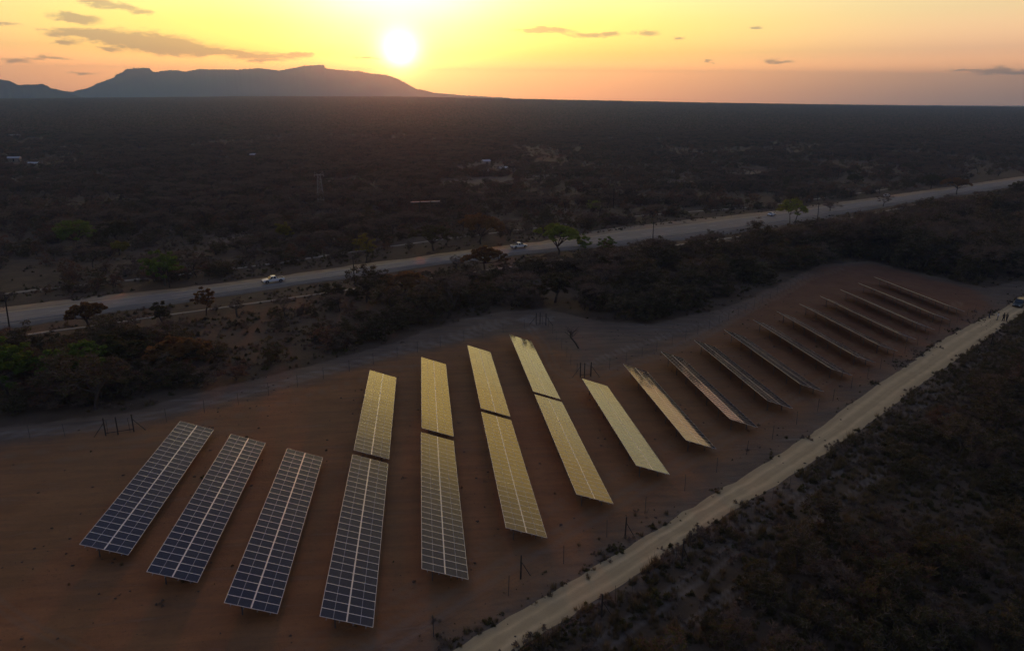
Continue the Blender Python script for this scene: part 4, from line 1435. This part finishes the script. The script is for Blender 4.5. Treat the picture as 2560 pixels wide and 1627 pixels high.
# the rest of the bush as one mass of instances
def instance_mass(name, pts, rot, scl, idx, protos):
    col = bpy.data.collections.new(name + '_parts')
    for i, me in enumerate(protos):
        col.objects.link(bpy.data.objects.new('%s_%02d' % (name, i), me))
    me = bpy.data.meshes.new(name)
    me.vertices.add(len(pts))
    me.vertices.foreach_set('co', np.asarray(pts, np.float32).ravel())
    for an, at_, dt in (('rot', rot, 'FLOAT'), ('scl', scl, 'FLOAT'), ('idx', idx, 'INT')):
        a = me.attributes.new(an, dt, 'POINT')
        a.data.foreach_set('value', np.asarray(at_, np.float32 if dt == 'FLOAT' else np.int32))
    o = link(bpy.data.objects.new(name, me))
    ng = bpy.data.node_groups.new(name, 'GeometryNodeTree')
    ng.interface.new_socket('Geometry', in_out='INPUT', socket_type='NodeSocketGeometry')
    ng.interface.new_socket('Geometry', in_out='OUTPUT', socket_type='NodeSocketGeometry')
    nd = ng.nodes
    gi, go = nd.new('NodeGroupInput'), nd.new('NodeGroupOutput')
    ci = nd.new('GeometryNodeCollectionInfo')
    ci.inputs['Collection'].default_value = col
    ci.inputs['Separate Children'].default_value = True
    ci.inputs['Reset Children'].default_value = True
    ip = nd.new('GeometryNodeInstanceOnPoints')
    ip.inputs['Pick Instance'].default_value = True
    def att(n_, t):
        a = nd.new('GeometryNodeInputNamedAttribute')
        a.data_type = t
        a.inputs['Name'].default_value = n_
        return a.outputs['Attribute']
    cb = nd.new('ShaderNodeCombineXYZ')
    ng.links.new(att('rot', 'FLOAT'), cb.inputs['Z'])
    cs_ = nd.new('ShaderNodeCombineXYZ')
    sa = att('scl', 'FLOAT')
    for k in range(3):
        ng.links.new(sa, cs_.inputs[k])
    ng.links.new(gi.outputs[0], ip.inputs['Points'])
    ng.links.new(ci.outputs[0], ip.inputs['Instance'])
    ng.links.new(att('idx', 'INT'), ip.inputs['Instance Index'])
    ng.links.new(cb.outputs[0], ip.inputs['Rotation'])
    ng.links.new(cs_.outputs[0], ip.inputs['Scale'])
    ng.links.new(ip.outputs[0], go.inputs[0])
    md = o.modifiers.new('scatter', 'NODES')
    md.node_group = ng
    return o


def joined(kn, v):
    tm, cm, _, _ = MESH[kn][v]
    v1 = np.empty(len(tm.vertices) * 3, np.float32)
    tm.vertices.foreach_get('co', v1)
    v1 = v1.reshape(-1, 3)
    v2 = np.empty(len(cm.vertices) * 3, np.float32)
    cm.vertices.foreach_get('co', v2)
    v2 = v2.reshape(-1, 3)
    f1 = [list(p.vertices) for p in tm.polygons]
    f2 = (np.arange(len(v2)).reshape(-1, 3) + len(v1)).tolist()
    mi = [2] * len(f1) + [p.material_index for p in cm.polygons]
    q = KINDS[kn]
    return np_mesh('bush', np.concatenate([v1, v2]), f1 + f2, [M[q[10]], M[q[11]], M['bark']], mi)


PK = ['dark', 'olive', 'twiggy', 'brown', 'thorn', 'tree']
protos = [joined(k_, v) for k_ in PK for v in range(3)]
rest = [i for i in range(len(cand)) if i not in ind]
px = cx[rest]
py = cyy[rest]
o = instance_mass('bushveld', np.stack([px, py, ground_z(px, py)], 1), rng.uniform(0, 6.28, len(px)), cs[rest],
                  [PK.index(cand[i][4]) * 3 + (i % 3) for i in rest], protos)
tag(o, 'dry bushveld of countless grey and dark green bushes', 'bushveld', kind='stuff')


# far bush: patches of many low crowns each
def patch_mesh(seed, mats, n=26, rad=17.0, tall=2.6):
    r = np.random.default_rng(seed)
    Vs, ms = [], []
    for i in range(n):
        a, q = r.random() * 6.283, math.sqrt(r.random()) * rad
        c = np.array([q * math.cos(a), q * math.sin(a), 0])
        w_, h_ = r.uniform(2.4, 5.0), tall * r.uniform(.6, 1.5)
        k = 34
        ph = np.arccos(r.random(k))
        t = r.random(k) * 6.283
        P = c + np.stack([np.sin(ph) * np.cos(t) * w_ / 2, np.sin(ph) * np.sin(t) * w_ / 2, .2 + np.cos(ph) * h_], 1)
        Vs.append(rand_tris(r, P, .62))
        ms.append(np.full(k, i % 3))
    V = np.concatenate(Vs)
    return np_mesh('bush_patch', V, np.arange(len(V), dtype=np.int32).reshape(-1, 3), mats, np.concatenate(ms))


patches = [patch_mesh(900 + i, [M['leaf_dark'], M['twig'], M['leaf_olive' if i % 2 else 'twig_brown']]) for i in range(6)]
n = 80000
az_ = rng.uniform(math.radians(-42), math.radians(54), n)
rr_ = 1000. * (4300. / 1000.) ** rng.random(n) ** .8
x, y = rr_ * np.sin(az_), rr_ * np.cos(az_)
f = fbm(x, y, 260.0, 57)
keep = rng.random(n) < np.clip(.75 + (f - .5) * 2.0, .3, 1)
x, y, rr_ = x[keep], y[keep], rr_[keep]
o = instance_mass('far_bushveld', np.stack([x, y, ground_z(x, y)], 1), rng.uniform(0, 6.28, len(x)), rng.uniform(.8, 1.3, len(x)) * (1 + rr_ / 12000), rng.integers(0, 6, len(x)), patches)
tag(o, 'far bushveld fading towards the horizon', 'bushveld', kind='stuff')


# tufts of dry grass, low scrub and clods
def tuft(seed, n, h, w_, mat):
    r = np.random.default_rng(seed)
    a = r.random(n) * 6.283
    q = np.sqrt(r.random(n)) * w_ * .5
    base = np.stack([q * np.cos(a), q * np.sin(a), np.zeros(n)], 1)
    tip = base + np.stack([np.cos(a) * w_ * .4 * r.random(n), np.sin(a) * w_ * .4 * r.random(n), h * (.5 + .6 * r.random(n))], 1)
    sd = np.stack([-np.sin(a), np.cos(a), a * 0], 1) * w_ * .035
    V = np.stack([base - sd, base + sd, tip], 1).reshape(-1, 3)
    return np_mesh('tuft', V, np.arange(len(V), dtype=np.int32).reshape(-1, 3), mat)


def lowbush(seed, n, h, w_, mat):
    r = np.random.default_rng(seed)
    Vs = []
    for k in range(4):
        o = np.array([r.normal(0, w_ * .28), r.normal(0, w_ * .28), 0])
        m = n // 4
        hh, ww = h * r.uniform(.4, 1.15), w_ * r.uniform(.35, .75)
        ph = np.arccos(r.random(m))
        t = r.random(m) * 6.283
        P = np.stack([np.sin(ph) * np.cos(t) * ww / 2, np.sin(ph) * np.sin(t) * ww / 2, np.cos(ph) * hh], 1) * (.45 + .65 * r.random((m, 1))) + o
        Vs.append(rand_tris(r, P, .085, .9, 1.7))
        a = r.random(14) * 6.283
        b0 = np.tile(o, (14, 1))
        tip = o + np.stack([np.cos(a) * ww * .7, np.sin(a) * ww * .7, hh * (.7 + .7 * r.random(14))], 1)
        sd = np.stack([-np.sin(a), np.cos(a), a * 0], 1) * .012
        Vs.append(np.stack([b0 - sd, b0 + sd, tip], 1).reshape(-1, 3))
    V = np.concatenate(Vs)
    return np_mesh('low_scrub', V, np.arange(len(V), dtype=np.int32).reshape(-1, 3), mat)


tp = [tuft(1, 60, .55, .5, M['grass']), tuft(2, 60, .7, .6, M['grass']), lowbush(3, 150, .40, .8, M['twig']), lowbush(4, 170, .45, .95, M['leaf_dark']), lowbush(5, 150, .5, .9, M['leaf_olive'])]
X, Y, Sx, I = [], [], [], []


def add_tufts(x, y, s, i):
    X.append(x)
    Y.append(y)
    Sx.append(s)
    I.append(i)


# scrub along both edges of the sandy road, thick and thin by turns
for side, off, dens, hi in ((DIRT_L, .7, 900, .8), (DIRT_L, 2.2, 400, .6), (DIRT_R, -.75, 1200, 1.0), (DIRT_R, -2.6, 900, .9)):
    P = smooth_line(side, 1.0)
    t = rng.random(dens) * (len(P) - 2)
    i0 = t.astype(int)
    q = P[i0] + (P[i0 + 1] - P[i0]) * (t - i0)[:, None]
    nr = P[i0 + 1] - P[i0]
    nr /= np.linalg.norm(nr, axis=1)[:, None]
    nr = np.stack([-nr[:, 1], nr[:, 0]], 1)
    q = q + nr * (off + rng.normal(0, .35 if abs(off) < 1 else 1.0, len(t)))[:, None]
    k = vnoise(t, t * 0, 4.0, 77) > rng.uniform(.3, .62, len(t))
    q = q[k]
    add_tufts(q[:, 0], q[:, 1], (.25 + 1.0 * rng.random(len(q)) ** 2.2) * hi, rng.choice([0, 1, 2, 3, 4], len(q), p=[.32, .24, .22, .14, .08]))
# grassland and scrub right of the road
n = 60000
x, y = scatter(n, -5, 150, 20, 150)
k = ~inside(x, y, SITE) & (y < np.interp(x, [p_[0] for p_ in DIRT_R], [p_[1] for p_ in DIRT_R]) - .8)
f = fbm(x, y, 9.0, 91)
k &= rng.random(n) < np.clip((f - .32) * 5, .4, 1)
x, y = x[k], y[k]
add_tufts(x, y, rng.uniform(.4, 1.0, len(x)) * (1 + .9 * rng.random(len(x)) ** 4), rng.choice(5, len(x), p=[.36, .34, .14, .10, .06]))
# between the plant and the highway, and on the verges
n = 26000
x, y = scatter(n, -110, 190, 88, 320)
k = ~inside(x, y, CLEAR) & (line_dist(x, y, road_mid) > 9.5) & (line_dist(x, y, PATH) > .7)
f = fbm(x, y, 12.0, 95)
k &= rng.random(n) < np.clip((f - .42) * 5, .08, 1)
x, y = x[k], y[k]
add_tufts(x, y, rng.uniform(.6, 1.4, len(x)), rng.choice(5, len(x), p=[.30, .24, .22, .16, .08]))
# a few weeds on the graded earth
n = 2600
x, y = scatter(n, -60, 130, 28, 185)
k = inside(x, y, CLEAR) & (rng.random(n) < np.clip((fbm(x, y, 20.0, 123) - .5) * 5, .03, .8))
k &= (line_dist(x, y, [(.5 * (a_[0] + b_[0]), .5 * (a_[1] + b_[1])) for a_, b_ in zip(DIRT_L, DIRT_R[:len(DIRT_L)])]) > 3.2)
x, y = x[k], y[k]
add_tufts(x, y, .18 + .45 * rng.random(len(x)) ** 2, rng.choice(5, len(x), p=[.4, .25, .2, .05, .1]))
X, Y, Sx, I = map(np.concatenate, (X, Y, Sx, I))
o = instance_mass('grass_and_scrub', np.stack([X, Y, ground_z(X, Y)], 1), rng.uniform(0, 6.28, len(X)), Sx, I, tp)
tag(o, 'dry grass tufts and low scrub on the open ground', 'scrub', kind='stuff')


def clod(seed):
    r = np.random.default_rng(seed)
    b = MB()
    t = (1 + 5 ** .5) / 2
    v = np.array([(-1, t, 0), (1, t, 0), (-1, -t, 0), (1, -t, 0), (0, -1, t), (0, 1, t), (0, -1, -t), (0, 1, -t), (t, 0, -1), (t, 0, 1), (-t, 0, -1), (-t, 0, 1)]) * .5
    v = v * r.uniform(.6, 1.2, (12, 1)) * np.array([1, .8, .55])
    f = [(0, 11, 5), (0, 5, 1), (0, 1, 7), (0, 7, 10), (0, 10, 11), (1, 5, 9), (5, 11, 4), (11, 10, 2), (10, 7, 6), (7, 1, 8), (3, 9, 4), (3, 4, 2), (3, 2, 6), (3, 6, 8), (3, 8, 9), (4, 9, 5), (2, 4, 11), (6, 2, 10), (8, 6, 7), (9, 8, 1)]
    return np_mesh('clod', v, np.array(f, np.int32), M['clod'])


M['clod'] = plain('earth_clod', (.11, .07, .045), .95, var=.4)
n = 9000
x, y = scatter(n, -60, 120, 25, 170)
k = inside(x, y, CLEAR)
f = fbm(x, y, 14.0, 66)
k &= rng.random(n) < np.clip((f - .45) * 4, .06, 1)
x, y = x[k], y[k]
o = instance_mass('clods_and_stones', np.stack([x, y, ground_z(x, y) + .01], 1), rng.uniform(0, 6.28, len(x)), (.04 + .20 * rng.random(len(x)) ** 3), rng.integers(0, 3, len(x)), [clod(i) for i in range(3)])
tag(o, 'clods and stones strewn over the bare earth', 'stones', kind='stuff')

# ------------------------------------------------------------------ vehicles
M['white_paint'] = plain('white_car_paint', (.82, .83, .82), .25, var=.02, spec=.6)
M['green_paint'] = plain('dark_green_grey_paint', (.05, .065, .055), .3, var=.05, spec=.6)
M['glass'] = plain('dark_car_glass', (.010, .012, .014), .06, var=.02, spec=.8)
M['rubber'] = plain('tyre_rubber', (.018, .017, .016), .85)
M['plastic'] = plain('black_plastic', (.025, .025, .025), .6)
M['lamp_w'] = plain('headlamp_lens', (.55, .55, .52), .15, var=.02, spec=.8)
M['lamp_r'] = plain('tail_lamp_lens', (.35, .02, .015), .25, var=.02, spec=.6)


def vehicle(kind, paint, x, y, head, label, lift=.16):
    """nose points along +x before rotation"""
    z0 = gz(x, y) + lift
    root = empty('pickup_truck' if kind == 'pickup' else 'car', (x, y, z0), head)
    tag(root, label, 'pickup' if kind == 'pickup' else 'car')
    L_, W_ = (5.2, 1.82) if kind == 'pickup' else (4.3, 1.76) if kind == 'car' else (4.9, 1.9)
    hw = W_ / 2
    # lower body as a loft of cross-sections along x
    if kind == 'pickup':
        secs = [(-2.6, .55, .98, .90), (-2.55, .42, 1.04, .97), (-1.0, .38, 1.04, 1.0), (-.75, .36, 1.05, 1.0), (.9, .36, 1.05, 1.0), (1.3, .38, 1.04, .99), (2.2, .42, .92, .95), (2.5, .45, .80, .86), (2.6, .52, .66, .76)]
    else:
        secs = [(-L_ / 2, .5, .92, .86), (-L_ / 2 + .08, .38, .98, .95), (-.8, .33, 1.0, 1.0), (.7, .33, .98, 1.0), (1.1, .34, .95, .99), (L_ / 2 - .35, .38, .82, .94), (L_ / 2 - .08, .42, .70, .84), (L_ / 2, .5, .6, .74)]
    b = MB()
    n_ = len(secs)
    pts = []
    for sx, zb, zt, k in secs:
        w2 = hw * k
        pts += [(sx, -w2 * .93, zb), (sx, -w2, zb + .18), (sx, -w2, zt - .14), (sx, -w2 * .92, zt), (sx, w2 * .92, zt), (sx, w2, zt - .14), (sx, w2, zb + .18), (sx, w2 * .93, zb)]
    fs = []
    for i in range(n_ - 1):
        for k in range(8):
            fs.append((i * 8 + k, i * 8 + (k + 1) % 8, (i + 1) * 8 + (k + 1) % 8, (i + 1) * 8 + k))
    fs.append(tuple(range(8))[::-1])
    fs.append(tuple((n_ - 1) * 8 + k for k in range(8)))
    b.poly(pts, fs)
    o = b.obj('body', M[paint], root)
    # cabin: roof plus pillars as one shell, windows set into it
    if kind == 'pickup':
        x0, x1, r0, r1, zt, zr = -.72, 1.18, -.55, .45, 1.03, 1.66
    elif kind == 'car':
        x0, x1, r0, r1, zt, zr = -1.75, 1.15, -1.05, .35, .96, 1.44
    else:
        x0, x1, r0, r1, zt, zr = -2.35, 1.2, -2.1, .5, .97, 1.78
    wb, wr = hw * .93, hw * .76
    lo = [(x0, -wb, zt), (x1, -wb, zt), (x1, wb, zt), (x0, wb, zt)]
    hi = [(r0, -wr, zr - .04), (r1, -wr, zr - .04), (r1, wr, zr - .04), (r0, wr, zr - .04)]
    tp_ = [(r0 + .1, -wr + .1, zr), (r1 - .1, -wr + .1, zr), (r1 - .1, wr - .1, zr), (r0 + .1, wr - .1, zr)]
    b = MB()
    b.poly(lo + hi + tp_, [(0, 1, 5, 4), (1, 2, 6, 5), (2, 3, 7, 6), (3, 0, 4, 7), (4, 5, 9, 8), (5, 6, 10, 9), (6, 7, 11, 10), (7, 4, 8, 11), (8, 9, 10, 11)])
    b.obj('cabin', M[paint], root)
    def pane(q, f=.13, out=.012, name='window'):
        q = [Vector(p) for p in q]
        c = sum(q, Vector()) / 4
        nrm = (q[1] - q[0]).cross(q[2] - q[0]).normalized()
        if nrm.dot(c - Vector((.2, 0, 1.2))) < 0:
            nrm = -nrm
        MB().poly([p.lerp(c, f) + nrm * out for p in q] + [p.lerp(c, f) + nrm * (out - .03) for p in q], [(0, 1, 2, 3), (0, 4, 5, 1), (1, 5, 6, 2), (2, 6, 7, 3), (3, 7, 4, 0)]).obj(name, M['glass'], root)
    pane([lo[1], lo[2], hi[2], hi[1]], .10, name='windscreen')
    pane([lo[3], lo[0], hi[0], hi[3]], .14, name='rear_window')
    for s, (a_, b_, c_, d_) in ((-1, (lo[0], lo[1], hi[1], hi[0])), (1, (lo[3], lo[2], hi[2], hi[3]))):
        a_, b_, c_, d_ = map(Vector, (a_, b_, c_, d_))
        for t0, t1 in ((.04, .49), (.53, .98)):
            pane([a_.lerp(b_, t0), a_.lerp(b_, t1), d_.lerp(c_, t1), d_.lerp(c_, t0)], .09)
    wx = (-1.62, 1.62) if kind == 'pickup' else (-1.3, 1.35)
    for a_ in wx:
        for s in (-1, 1):
            wy = s * (hw - .08)
            w_ = MB()
            prof = [(-.11, .20), (-.11, .35), (-.07, .385), (.07, .385), (.11, .35), (.11, .20)]
            nn = 16
            pp, ff = [], []
            for k in range(nn):
                t = 2 * math.pi * k / nn
                for (oy, rr2) in prof:
                    pp.append((a_ + rr2 * math.cos(t), wy + oy, .385 + rr2 * math.sin(t)))
            for k in range(nn):
                for j in range(5):
                    ff.append((k * 6 + j, k * 6 + j + 1, ((k + 1) % nn) * 6 + j + 1, ((k + 1) % nn) * 6 + j))
            w_.poly(pp, ff)
            wo_ = w_.obj('wheel', M['rubber'], root)
            r_ = MB()
            ring = [(a_ + .21 * math.cos(2 * math.pi * k / nn), wy + s * .085, .385 + .21 * math.sin(2 * math.pi * k / nn)) for k in range(nn)]
            r_.poly(ring + [(a_, wy + s * .05, .385)], [(k, (k + 1) % nn, nn) for k in range(nn)])
            r_.obj('rim', M['galv'], wo_)
            # dark wheel arch
            arc = [(a_ + .47 * math.cos(t), s * (hw + .004), .40 + .47 * math.sin(t)) for t in np.linspace(-.1, math.pi + .1, 12)]
            inn = [(a_ + .38 * math.cos(t), s * (hw + .004), .40 + .38 * math.sin(t)) for t in np.linspace(-.1, math.pi + .1, 12)]
            MB().poly(arc + inn, [(k, k + 1, 13 + k, 12 + k) for k in range(11)]).obj('wheel_arch', M['plastic'], root)
    fx = L_ / 2
    MB().box(fx - .12, fx + .06, -hw * .86, hw * .86, .36, .56).obj('bumper', M['plastic'], root)
    MB().box(-fx - .06, -fx + .12, -hw * .88, hw * .88, .40, .58).obj('bumper', M['plastic'], root)
    MB().box(fx - .02, fx + .02, -hw * .42, hw * .42, .60, .70).obj('grille', M['plastic'], root)
    for s in (-1, 1):
        MB().box(fx - .14, fx + .012, s * hw * .62 - .16, s * hw * .62 + .16, .60, .74).obj('headlight', M['lamp_w'], root)
        MB().box(-fx - .012, -fx + .06, s * hw * .80 - .08, s * hw * .80 + .08, .66, .90).obj('tail_light', M['lamp_r'], root)
        MB().box(x1 - .28, x1 - .12, s * (hw + .02), s * (hw + .17), 1.02, 1.16).obj('wing_mirror', M['plastic'], root)
    if kind == 'pickup':
        # open load bed: dark liner with raised sides
        MB().box(-2.48, -.80, -hw * .84, hw * .84, 1.042, 1.052).obj('load_bed', M['plastic'], root)
        for s in (-1, 1):
            MB().box(-2.5, -.78, s * hw * .9 - .05, s * hw * .9 + .05, 1.03, 1.11).obj('bed_rail', M[paint], root)
        MB().box(-2.56, -2.48, -hw * .88, hw * .88, 1.0, 1.11).obj('tailgate', M[paint], root)
        b = MB()
        for s in (-.78, .78):
            b.tube([(-.86, s, 1.05), (-.95, s * .9, 1.62)], .03, 5)
        b.tube([(-.95, -.70, 1.62), (-.95, .70, 1.62)], .03, 5)
        b.obj('roll_bar', M['plastic'], root)
    return root


def road_dir(x):
    a_, b_ = np.interp(x - 3, rmid[:, 0], rmid[:, 1]), np.interp(x + 3, rmid[:, 0], rmid[:, 1])
    return math.atan2(b_ - a_, 6)


rl = .14 + .03
vehicle('pickup', 'white_paint', -36.6, 176.3, road_dir(-37) + math.pi, 'white pickup driving left with an open dark load bed, leftmost on the highway', rl)
vehicle('pickup', 'white_paint', 28.0, 208.6, road_dir(28), 'white double cab pickup driving right, in the middle of the highway', rl)
vehicle('car', 'white_paint', 142.6, 281.6, road_dir(142) + math.pi, 'white car driving left beside the bright green tree', rl)
vehicle('car', 'white_paint', 236.2, 345.6, road_dir(236), 'furthest white car on the highway, near the leafless tree', rl)
vehicle('suv', 'green_paint', 136.4, 145.0, math.radians(215), 'dark four-wheel drive on the sandy road at the right edge of the picture', .05)

# ------------------------------------------------------------------ people
M['skin'] = plain('skin', (.16, .09, .06), .6)
M['hair'] = plain('black_hair', (.012, .010, .009), .8)
CL = {k: plain('cloth_' + k, c_, .85) for k, c_ in (('black', (.018, .018, .02)), ('white', (.62, .60, .60)), ('blue', (.035, .045, .08)), ('khaki', (.16, .13, .085)), ('grey', (.20, .20, .21)))}


def person(x, y, rz, H, shirt, trousers, lean, arms, label):
    k = H / 1.75
    root = empty('person', (x, y, gz(x, y) + .03), rz)
    tag(root, label, 'person', 'people standing together on the sandy road')
    # skeleton: pelvis first
    J = {'pelvis': (0, 0, .95, .135), 'waist': (lean * .1, 0, 1.10, .12), 'chest': (lean * .25, 0, 1.30, .15), 'neck': (lean * .35, 0, 1.47, .055), 'head0': (lean * .4, 0, 1.56, .085), 'head1': (lean * .42, 0, 1.66, .095), 'crown': (lean * .42, 0, 1.73, .07)}
    for s, nme in ((1, 'l'), (-1, 'r')):
        st_ = .10 if nme == 'l' else -.08
        J['hip' + nme] = (0, s * .10, .90, .095)
        J['knee' + nme] = (st_ * .6, s * .12, .49, .060)
        J['ankle' + nme] = (st_, s * .13, .09, .040)
        J['toe' + nme] = (st_ + .16, s * .15, .04, .035)
        J['shoulder' + nme] = (lean * .28, s * .19, 1.39, .058)
        a_ = arms[0 if nme == 'l' else 1]
        J['elbow' + nme] = (lean * .25 + a_ * .12, s * .25, 1.12, .042)
        J['wrist' + nme] = (lean * .25 + a_ * .34, s * .23, .88 + a_ * .22, .029)
        J['hand' + nme] = (lean * .25 + a_ * .40, s * .22, .80 + a_ * .27, .030)
        for q in range(3):
            J['finger%d%s' % (q, nme)] = (lean * .25 + a_ * .46 + (q - 1) * .02, s * .22 + (q - 1) * .012, .73 + a_ * .30, .011)
        J['thumb' + nme] = (lean * .25 + a_ * .40 + .045, s * .20, .78 + a_ * .28, .011)
    E_ = [('pelvis', 'waist'), ('waist', 'chest'), ('chest', 'neck'), ('neck', 'head0'), ('head0', 'head1'), ('head1', 'crown')]
    for nme in 'lr':
        E_ += [('pelvis', 'hip' + nme), ('hip' + nme, 'knee' + nme), ('knee' + nme, 'ankle' + nme), ('ankle' + nme, 'toe' + nme),
               ('chest', 'shoulder' + nme), ('shoulder' + nme, 'elbow' + nme), ('elbow' + nme, 'wrist' + nme), ('wrist' + nme, 'hand' + nme), ('hand' + nme, 'thumb' + nme)] + [('hand' + nme, 'finger%d%s' % (q, nme)) for q in range(3)]
    names = list(J)
    me = bpy.data.meshes.new('body')
    me.from_pydata([(J[n_][0] * k, J[n_][1] * k, J[n_][2] * k) for n_ in names], [(names.index(a_), names.index(b_)) for a_, b_ in E_], [])
    ob = link(bpy.data.objects.new('body', me), root)
    sk = ob.modifiers.new('skin', 'SKIN')
    sk.use_smooth_shade = True
    lay = me.skin_vertices[0].data if me.skin_vertices else None
    if lay is None:
        bpy.context.view_layer.objects.active = ob
        bm = bmesh.new()
        bm.from_mesh(me)
        bm.verts.layers.skin.verify()
        bm.to_mesh(me)
        bm.free()
        lay = me.skin_vertices[0].data
    for i, n_ in enumerate(names):
        lay[i].radius = (J[n_][3] * k, J[n_][3] * k * (1.18 if n_ in ('chest', 'waist', 'pelvis') else 1))
        lay[i].use_root = n_ == 'pelvis'
    ss = ob.modifiers.new('sub', 'SUBSURF')
    ss.levels = ss.render_levels = 1
    me.materials.append(M['skin'])
    def shell(name, secs, mat, n_=12):
        b = MB()
        pp, ff = [], []
        for (cx_, cy_, z_, rx, ry) in secs:
            for q in range(n_):
                t = 2 * math.pi * q / n_
                pp.append(((cx_ + rx * math.cos(t)) * k, (cy_ + ry * math.sin(t)) * k, z_ * k))
        for i in range(len(secs) - 1):
            for q in range(n_):
                ff.append((i * n_ + q, i * n_ + (q + 1) % n_, (i + 1) * n_ + (q + 1) % n_, (i + 1) * n_ + q))
        b.poly(pp, ff)
        return b.obj(name, mat, root, smooth=True)
    shell('shirt', [(0, 0, .90, .155, .185), (lean * .1, 0, 1.10, .15, .175), (lean * .25, 0, 1.30, .165, .215), (lean * .28, 0, 1.41, .13, .215), (lean * .33, 0, 1.48, .065, .075)], CL[shirt])
    for s, nme in ((1, 'l'), (-1, 'r')):
        S0, E0 = J['shoulder' + nme], J['elbow' + nme]
        MB().tube([(S0[0] * k, S0[1] * k * .9, S0[2] * k), ((S0[0] + E0[0]) / 2 * k, (S0[1] + E0[1]) / 2 * k, (S0[2] + E0[2]) / 2 * k), (E0[0] * k, E0[1] * k, E0[2] * k)], [.075 * k, .066 * k, .058 * k], 8, cap=False).obj('sleeve', CL[shirt], root, smooth=True)
        H0, K0, A0 = J['hip' + nme], J['knee' + nme], J['ankle' + nme]
        MB().tube([(H0[0] * k, H0[1] * k * .9, (H0[2] + .06) * k), (K0[0] * k, K0[1] * k, K0[2] * k), (A0[0] * k, A0[1] * k, (A0[2] + .03) * k)], [.112 * k, .083 * k, .066 * k], 9, cap=False).obj('trouser_leg', CL[trousers], root, smooth=True)
        MB().box((A0[0] - .06) * k, (A0[0] + .20) * k, (A0[1] - .045) * k, (A0[1] + .055) * k, 0, .085 * k).obj('shoe', M['plastic'], root)
    hx = J['head1'][0]
    shell('hair', [(hx - .03, 0, 1.60, .085, .088), (hx - .02, 0, 1.68, .103, .103), (hx - .01, 0, 1.74, .085, .085), (hx, 0, 1.775, .02, .02)], M['hair'])
    return root


person(120.0, 134.5, math.radians(-30), 1.82, 'black', 'blue', .05, (.2, .1), 'person in a black shirt, leftmost of the people on the sandy road')
person(120.6, 132.9, math.radians(160), 1.78, 'white', 'grey', .0, (.0, .4), 'person in a white shirt between the others on the sandy road')
person(121.4, 132.2, math.radians(100), 1.84, 'black', 'black', .08, (.6, .3), 'person in dark clothes standing third from the left in the group')
person(122.4, 132.5, math.radians(200), 1.75, 'khaki', 'black', .0, (.1, .5), 'person in a dull khaki shirt, rightmost of the people on the sandy road')
